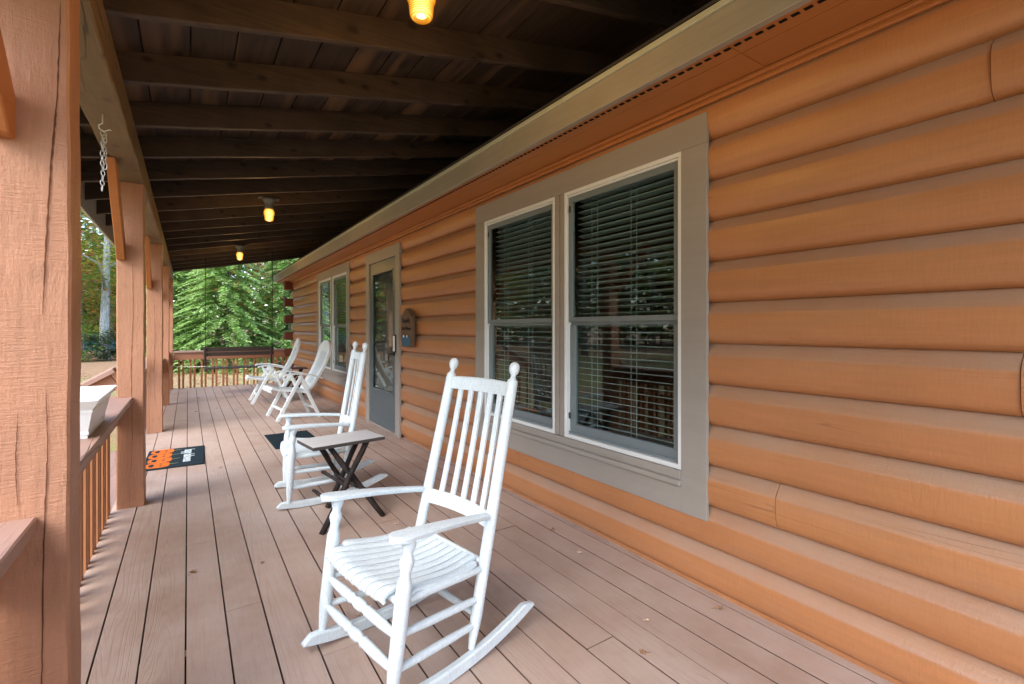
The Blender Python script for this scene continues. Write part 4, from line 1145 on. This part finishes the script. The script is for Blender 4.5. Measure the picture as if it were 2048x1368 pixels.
# ================================================================== WALL SIGN
ws = empty('wall_sign', (1.985, 4.905, 1.25), 0, 'pointed brown wooden sign with dark letters hung beside the door', 'sign')
b = MB(); sh = [(-.135, -.20), (.135, -.20), (.145, -.14), (.145, .13), (.02, .215), (-.02, .215), (-.145, .13), (-.145, -.14)]
n = len(sh); vs = [(-.045, y, z) for y, z in sh] + [(-.005, y, z) for y, z in sh]
b.add(vs, [tuple(range(n)), tuple(range(n, 2 * n))[::-1]] + [(i, (i + 1) % n, (i + 1) % n + n, i + n) for i in range(n)])
MT['signwood'] = wood("sign_wood", (.14, .085, .055), 'z', 1, .3, .3, 0, .6)
o = b.build('sign_board', 'signwood', ws); bm = bmesh.new(); bm.from_mesh(o.data); bmesh.ops.recalc_face_normals(bm, faces=bm.faces); bm.to_mesh(o.data); bm.free()
RM = Matrix(((0, 0, -1, -.0465), (-1, 0, 0, 0), (0, 1, 0, 0), (0, 0, 0, 1)))
MT['ink'] = plain("sign_ink", (.02, .018, .02), .6, .3)
textmesh('Simplify', .075, 'ink', 'lettering', ws, RM @ Matrix.Translation((0, .085, 0)), .001, .001)
textmesh('Don\'t Worry', .05, 'ink', 'lettering', ws, RM @ Matrix.Translation((0, .0, 0)), .001, .001)
b = MB(); b.box((-.052, -.10, -.185), (-.046, .10, -.085), .002)
MT['blue'] = plain("sign_blue", (.012, .10, .20), .4, .5); b.build('blue_patch', 'blue', ws)
b = MB(); b.box((-.053, -.118, -.188), (-.046, -.101, -.10), .002); b.box((-.053, .101, -.188), (-.046, .118, -.10), .002); MT['signgreen'] = plain("sign_green", (.02, .17, .10), .4, .5); b.build('green_patch', 'signgreen', ws)
b = MB()
for yy in (-.045, .05): b.lathe((-.053, yy, -.083), (-.060, yy, -.083), [(0, .016), (.6, .014), (1, .006)], 12)
b.build('white_flower', 'vinyl', ws)

# ================================================================== DRY LEAVES ON DECK
random.seed(21)
MT['dryleaf'] = plain("dry_leaf", (.30, .17, .09), .8, .2, var=.35)
MT['paleleaf'] = plain("pale_leaf", (.50, .38, .27), .8, .2, var=.3)
def leafmesh(seed, mat):
    random.seed(seed); vs = [(0, 0, .006)]; n = 15
    for k in range(n):
        an = 2 * math.pi * k / n; r_ = .022 * (1 if k % 3 == 0 else .5 if k % 3 == 1 else .62) * random.uniform(.8, 1.2); vs.append((math.cos(an) * r_, math.sin(an) * r_, .003 + random.uniform(0, .012)))
    b = MB(); b.add(vs, [(0, k + 1, (k + 1) % n + 1) for k in range(n)]); b.tube([(0, 0, .006), (-.02, -.008, .004), (-.034, -.018, .003)], .0012, 5)
    return b.build('dry_leaf', mat)
lp = [leafmesh(1, 'dryleaf'), leafmesh(2, 'paleleaf'), leafmesh(3, 'dryleaf')]
spots = [(.235, 5.02, 1), (.62, 2.10, 1), (.36, 1.62, 1), (.55, 4.65, 1), (.33, 2.86, 0), (1.10, 2.95, 1), (.80, 4.5, 0), (1.62, 1.38, 1), (1.45, 1.25, 0), (1.87, 2.32, 0), (1.80, 2.0, 1), (1.95, 7.1, 0), (1.93, 6.85, 0), (.10, 8.6, 0), (.38, 8.8, 0), (.62, 8.4, 0), (1.28, .98, 1), (1.12, 1.12, 0), (1.96, 1.25, 0), (.02, 2.95, 0), (1.98, 7.6, 0), (.15, 10.3, 0), (.45, 9.6, 0), (1.0, 4.05, 1)]
for i, (x, y, m) in enumerate(spots):
    s_ = lp[(m if m else (i % 2) * 2)]
    if i in (0, 4): o = s_
    else: o = s_.copy(); COL.objects.link(o)
    o.location = (x, y, .001); o.rotation_euler = (0, 0, random.uniform(0, 6)); o.scale = [random.uniform(.55, 1.0)] * 3
    tag(o, 'small curled dry brown leaf lying on the deck boards', 'leaf', 'dry leaves scattered on the deck')
for s_ in lp:
    if 'label' not in s_: bpy.data.objects.remove(s_)

# ================================================================== VEGETATION
def leafcards(b, c, size, n, spread, tone0, tonev, flat=.3):
    for _ in range(n):
        p = Vector(c) + Vector((random.gauss(0, 1) * spread, random.gauss(0, 1) * spread, random.gauss(0, 1) * spread * .7))
        a = random.uniform(0, 6.28); t = random.uniform(-1, 1)
        u = Vector((math.cos(a), math.sin(a), random.uniform(-flat, flat))).normalized(); v = u.cross(Vector((random.uniform(-.6, .6), random.uniform(-.6, .6), 1))).normalized()
        s = size * random.uniform(.6, 1.3)
        b.add([p - u * s, p + v * s * .5, p + u * s, p - v * s * .5], [(0, 1, 2, 3)], False, 0, None, min(1, max(0, tone0 + random.gauss(0, tonev))))
def trunkm(h, r, lean=0.0, limbs=6, hb=.35, spread=1.0, seed=0):
    random.seed(seed); b = MB(); pts = []; rs = []; n = 10
    for i in range(n + 1):
        u = i / n; pts.append((lean * u * h + .05 * math.sin(u * 5 + seed), .05 * math.cos(u * 4 + seed), u * h)); rs.append(r * (1.35 if i == 0 else 1) * (1 - .75 * u))
    b.tube(pts, rs, 10)
    tips = []
    for k in range(limbs):
        u = hb + (1 - hb) * (k + .5) / limbs; a = k * 2.4 + seed; p = Vector(pts[min(n, int(u * n))]); L = spread * (1.15 - u) * random.uniform(.8, 1.2)
        q = p + Vector((math.cos(a) * L, math.sin(a) * L, L * random.uniform(.25, .6))); b.tube([p, p.lerp(q, .5) + Vector((0, 0, .1 * L)), q], [r * (1 - u) * .5 + .015, .02 + r * .1, .01], 6); tips.append((p, q))
    return b, tips
def broadleaf(x, y, h, r, mat, label, group=None, seed=0, spread=3.0, hb=.3, nclump=70, leaf=.12, bark='bark', tone=.5, name='autumn_tree', nl=90):
    t = empty(name, (x, y, GZ - .05), 0, label, 'tree', group)
    b, tips = trunkm(h, r, random.uniform(-.02, .02), 9, hb, spread, seed); b.build('trunk', bark, t)
    random.seed(seed * 7 + 1); b = MB()
    for i in range(nclump):
        u = random.random(); zz = hb + (1.06 - hb) * u; prof = math.sin(min(1, max(.05, (zz - hb * .8) / (1.1 - hb * .8))) * math.pi) ** .6
        a = random.uniform(0, 6.28); rr = spread * prof * math.sqrt(random.uniform(.08, 1)); c = (math.cos(a) * rr, math.sin(a) * rr, zz * h)
        leafcards(b, c, leaf, nl, spread * .13 + .08, tone + random.gauss(0, .22), .12)
    b.build('crown', mat, t, tone=True); return t
def hemlock(x, y, h, spread, label, group, seed, tone=.5):
    t = empty('hemlock_tree', (x, y, GZ - .05), 0, label, 'tree', group)
    random.seed(seed); b = MB(); b.tube([(0, 0, 0), (.03, 0, h * .5), (0, .02, h)], [.13, .08, .015], 9); b.build('trunk', 'bark', t)
    b = MB(); nb = int(h * 62)
    for i in range(nb):
        u = (i + random.random()) / nb; z = .12 + u * (h - .15); L = spread * (1 - u) ** .62 * random.uniform(.72, 1.12) + .12; a = i * 2.399 + random.uniform(-.3, .3)
        da = Vector((math.cos(a), math.sin(a), 0)); side = Vector((-math.sin(a), math.cos(a), 0)); tb = tone + random.gauss(0, .13)
        nt_ = max(4, int(L / .085))
        for j in range(nt_):
            s = (j + .6) / nt_
            if s < .30 and random.random() < .7: continue
            c = da * (L * s) + Vector((0, 0, z + .16 * L * s - .40 * L * s * s))
            for sd_ in (-1, 1):
                tl = (.10 + .30 * (1 - s) ** .7 * min(1, L)) * random.uniform(.7, 1.25)
                dr = (da * .75 + side * sd_ * .8 + Vector((0, 0, random.uniform(-.35, .12)))).normalized()
                m_ = max(2, int(tl / .055))
                for q in range(m_):
                    f = (q + .5) / m_; pc = c + dr * tl * f + Vector((0, 0, -.10 * tl * f * f * 2)); wd = .036 + .028 * (1 - f)
                    w_ = dr.cross(Vector((random.uniform(-.4, .4), random.uniform(-.4, .4), 1))).normalized(); ln = tl / m_ * .75
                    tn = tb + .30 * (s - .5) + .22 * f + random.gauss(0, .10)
                    b.add([pc - dr * ln, pc + w_ * wd, pc + dr * ln, pc - w_ * wd], [(0, 1, 2, 3)], False, 0, None, min(1, max(0, tn)))
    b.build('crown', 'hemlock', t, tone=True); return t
G1 = 'hemlocks beyond the end of the porch'
hemlock(-.35, 25.0, 6.0, 2.1, 'leftmost bright green hemlock behind the end railing', G1, 1, .62)
hemlock(1.35, 23.6, 6.9, 2.5, 'broad bright green hemlock in the middle behind the swing', G1, 2, .74)
hemlock(3.75, 24.4, 6.4, 2.3, 'darker green hemlock next to the log corner', G1, 3, .60)
hemlock(6.2, 24.5, 6.8, 2.4, 'hemlock mostly hidden behind the cabin corner', G1, 4, .45)
G2 = 'autumn trees standing beyond the lawn'
broadleaf(-3.8, 34.5, 13, .24, 'autumn_mix', 'autumn tree with pale lichen covered trunk left of the posts', G2, 11, 3.6, .28, 120, .11, 'palebark', .22)
broadleaf(-3.25, 41.0, 7.5, .12, 'autumn_mix', 'small red and green autumn tree just right of the pale trunk', G2, 12, 2.1, .22, 70, .10, 'bark', .30, nl=80)
broadleaf(-5.3, 37.5, 9.5, .16, 'greenyel', 'yellow green tree left of the pale trunk', G2, 13, 2.6, .22, 80, .12, 'bark', .45)
broadleaf(-4.9, 47.0, 15, .22, 'orange', 'tall orange tree far behind the pale trunk', G2, 14, 4.2, .2, 90, .12, 'bark', .5)
broadleaf(.8, 36.0, 15, .22, 'autumn_mix', 'tall thin autumn tree above the hemlocks', G2, 15, 4.0, .28, 70, .11, 'bark', .65)
broadleaf(6.0, 38.0, 16, .22, 'autumn_mix', 'tall russet tree above the cabin eave end', G2, 16, 4.2, .28, 75, .11, 'bark', .75)
broadleaf(-3.5, 33.0, 1.6, .04, 'deepgreen', 'low dark shrub at the foot of the pale trunk', None, 17, .9, .1, 40, .07, 'bark', .5, 'shrub', 60)
broadleaf(-4.45, 32.5, 1.9, .04, 'greenyel', 'low yellow green bush at the lawn edge', None, 18, 1.0, .1, 40, .06, 'bark', .3, 'shrub', 60)
# trees on the open side: seen only as reflections and from the side
G3 = 'trees across the side lawn'
random.seed(77)
for i, (x, y, h, m, lb) in enumerate([(-14, 30, 13, 'autumn_mix', 'red and green tree far across the side lawn'), (-18, 24, 12, 'deepgreen', 'dark green tree across the side lawn'), (-20, 16, 13, 'greenyel', 'yellow green tree opposite the door'),
                                      (-21, 8, 12, 'deepgreen', 'dark tree opposite the double window'), (-22, 0, 13, 'autumn_mix', 'rust coloured tree opposite the nearest post'), (-10.5, 36, 14, 'orange', 'orange tree at the far left of the lawn'),
                                      (-15, 38, 14, 'greenyel', 'tall yellow green tree at the back of the side lawn'), (-20, -9, 12, 'deepgreen', 'dark green tree behind the viewpoint')]):
    broadleaf(x, y, h, .22, m, lb, G3, 30 + i, 3.6, .16, 60, .15, 'bark', .45, nl=70)
# far wood: one mass on an arc
random.seed(5); b = MB()
for i in range(6500):
    az = random.uniform(-135, 35); d = random.uniform(46, 64); hz = random.uniform(0, 1) ** .9 * (9 if -17 < az < -3 else 17); az = R(az)
    c = (math.sin(az) * d, math.cos(az) * d + 5, GZ + .3 + hz)
    leafcards(b, c, .50, 20, 1.05, .42 + random.gauss(0, .28), .12, .8)
o = b.build('far_woods', 'autumn_mix', tone=True); tag(o, 'mixed autumn woods closing the view beyond the lawn', 'woods', kind='stuff')
b = MB()
for i in range(60):
    az = R(random.uniform(-135, 35)); d = random.uniform(42, 60); x, y = math.sin(az) * d, math.cos(az) * d + 5; b.tube([(x, y, GZ - .2), (x + random.uniform(-.4, .4), y, 9), (x, y, 16)], [.2, .13, .04], 6)
o = b.build('far_trunks', 'bark'); tag(o, 'slender grey trunks inside the distant woods', 'woods', kind='stuff')
# leaf litter on lawn
random.seed(8); b = MB()
for i in range(9000):
    y = 13.5 + random.random() ** .8 * 26; x = random.uniform(-9, 6) if y > 20 else random.uniform(-7, 4.5)
    a = random.uniform(0, 6.28); s = random.uniform(.03, .06); z = GZ + .02 + random.uniform(0, .02) + .004 * 0
    b.add([(x + math.cos(a) * s, y + math.sin(a) * s, z), (x - math.sin(a) * s * .7, y + math.cos(a) * s * .7, z + .02), (x - math.cos(a) * s, y - math.sin(a) * s, z), (x + math.sin(a) * s * .7, y - math.cos(a) * s * .7, z + .015)], [(0, 1, 2, 3)], False, 0, None, random.random())
MT['litter'] = leafmat("fallen_leaves", [(.20, .09, .05), (.38, .19, .10), (.50, .32, .18), (.55, .40, .16)], .1)
o = b.build('fallen_leaves', 'litter', tone=True); tag(o, 'fallen brown leaves covering the lawn', 'leaves', kind='stuff')

# parked truck far off
car = empty('parked_car', (-5.2, 41.0, GZ), R(20), 'teal blue parked car far off between the trees', 'car')
MT['teal'] = plain("teal_car_paint", (.06, .20, .24), .25, .6); MT['tyre'] = plain("tyre", (.02, .02, .02), .8, .2)
b = MB(); side = [(-2.1, .35), (2.1, .35), (2.15, .75), (1.95, .92), (1.0, .98), (.45, 1.45), (-1.1, 1.48), (-1.75, 1.02), (-2.1, .95)]
n = len(side); vs = [(x, -.85, z) for x, z in side] + [(x, .85, z) for x, z in side]
b.add(vs, [tuple(range(n)), tuple(range(n, 2 * n))[::-1]] + [(i, i + n, (i + 1) % n + n, (i + 1) % n) for i in range(n)])
o = b.build('body', 'teal', car); bm = bmesh.new(); bm.from_mesh(o.data); bmesh.ops.recalc_face_normals(bm, faces=bm.faces); bmesh.ops.bevel(bm, geom=bm.edges[:], offset=.06, segments=2, affect='EDGES'); bm.to_mesh(o.data); bm.free()
b = MB(); 
for s in (-1, 1): b.add([(-1.45, s * .865, 1.02), (.80, s * .865, 1.02), (.36, s * .865, 1.38), (-1.02, s * .865, 1.40)], [(0, 1, 2, 3)])
b.build('side_window', 'black', car)
for x in (-1.3, 1.35):
    for s in (-1, 1): b = MB(); b.lathe((x, s * .70, .33), (x, s * .90, .33), [(0, .31), (.9, .33), (1, .29)], 18); b.build('wheel', 'tyre', car)
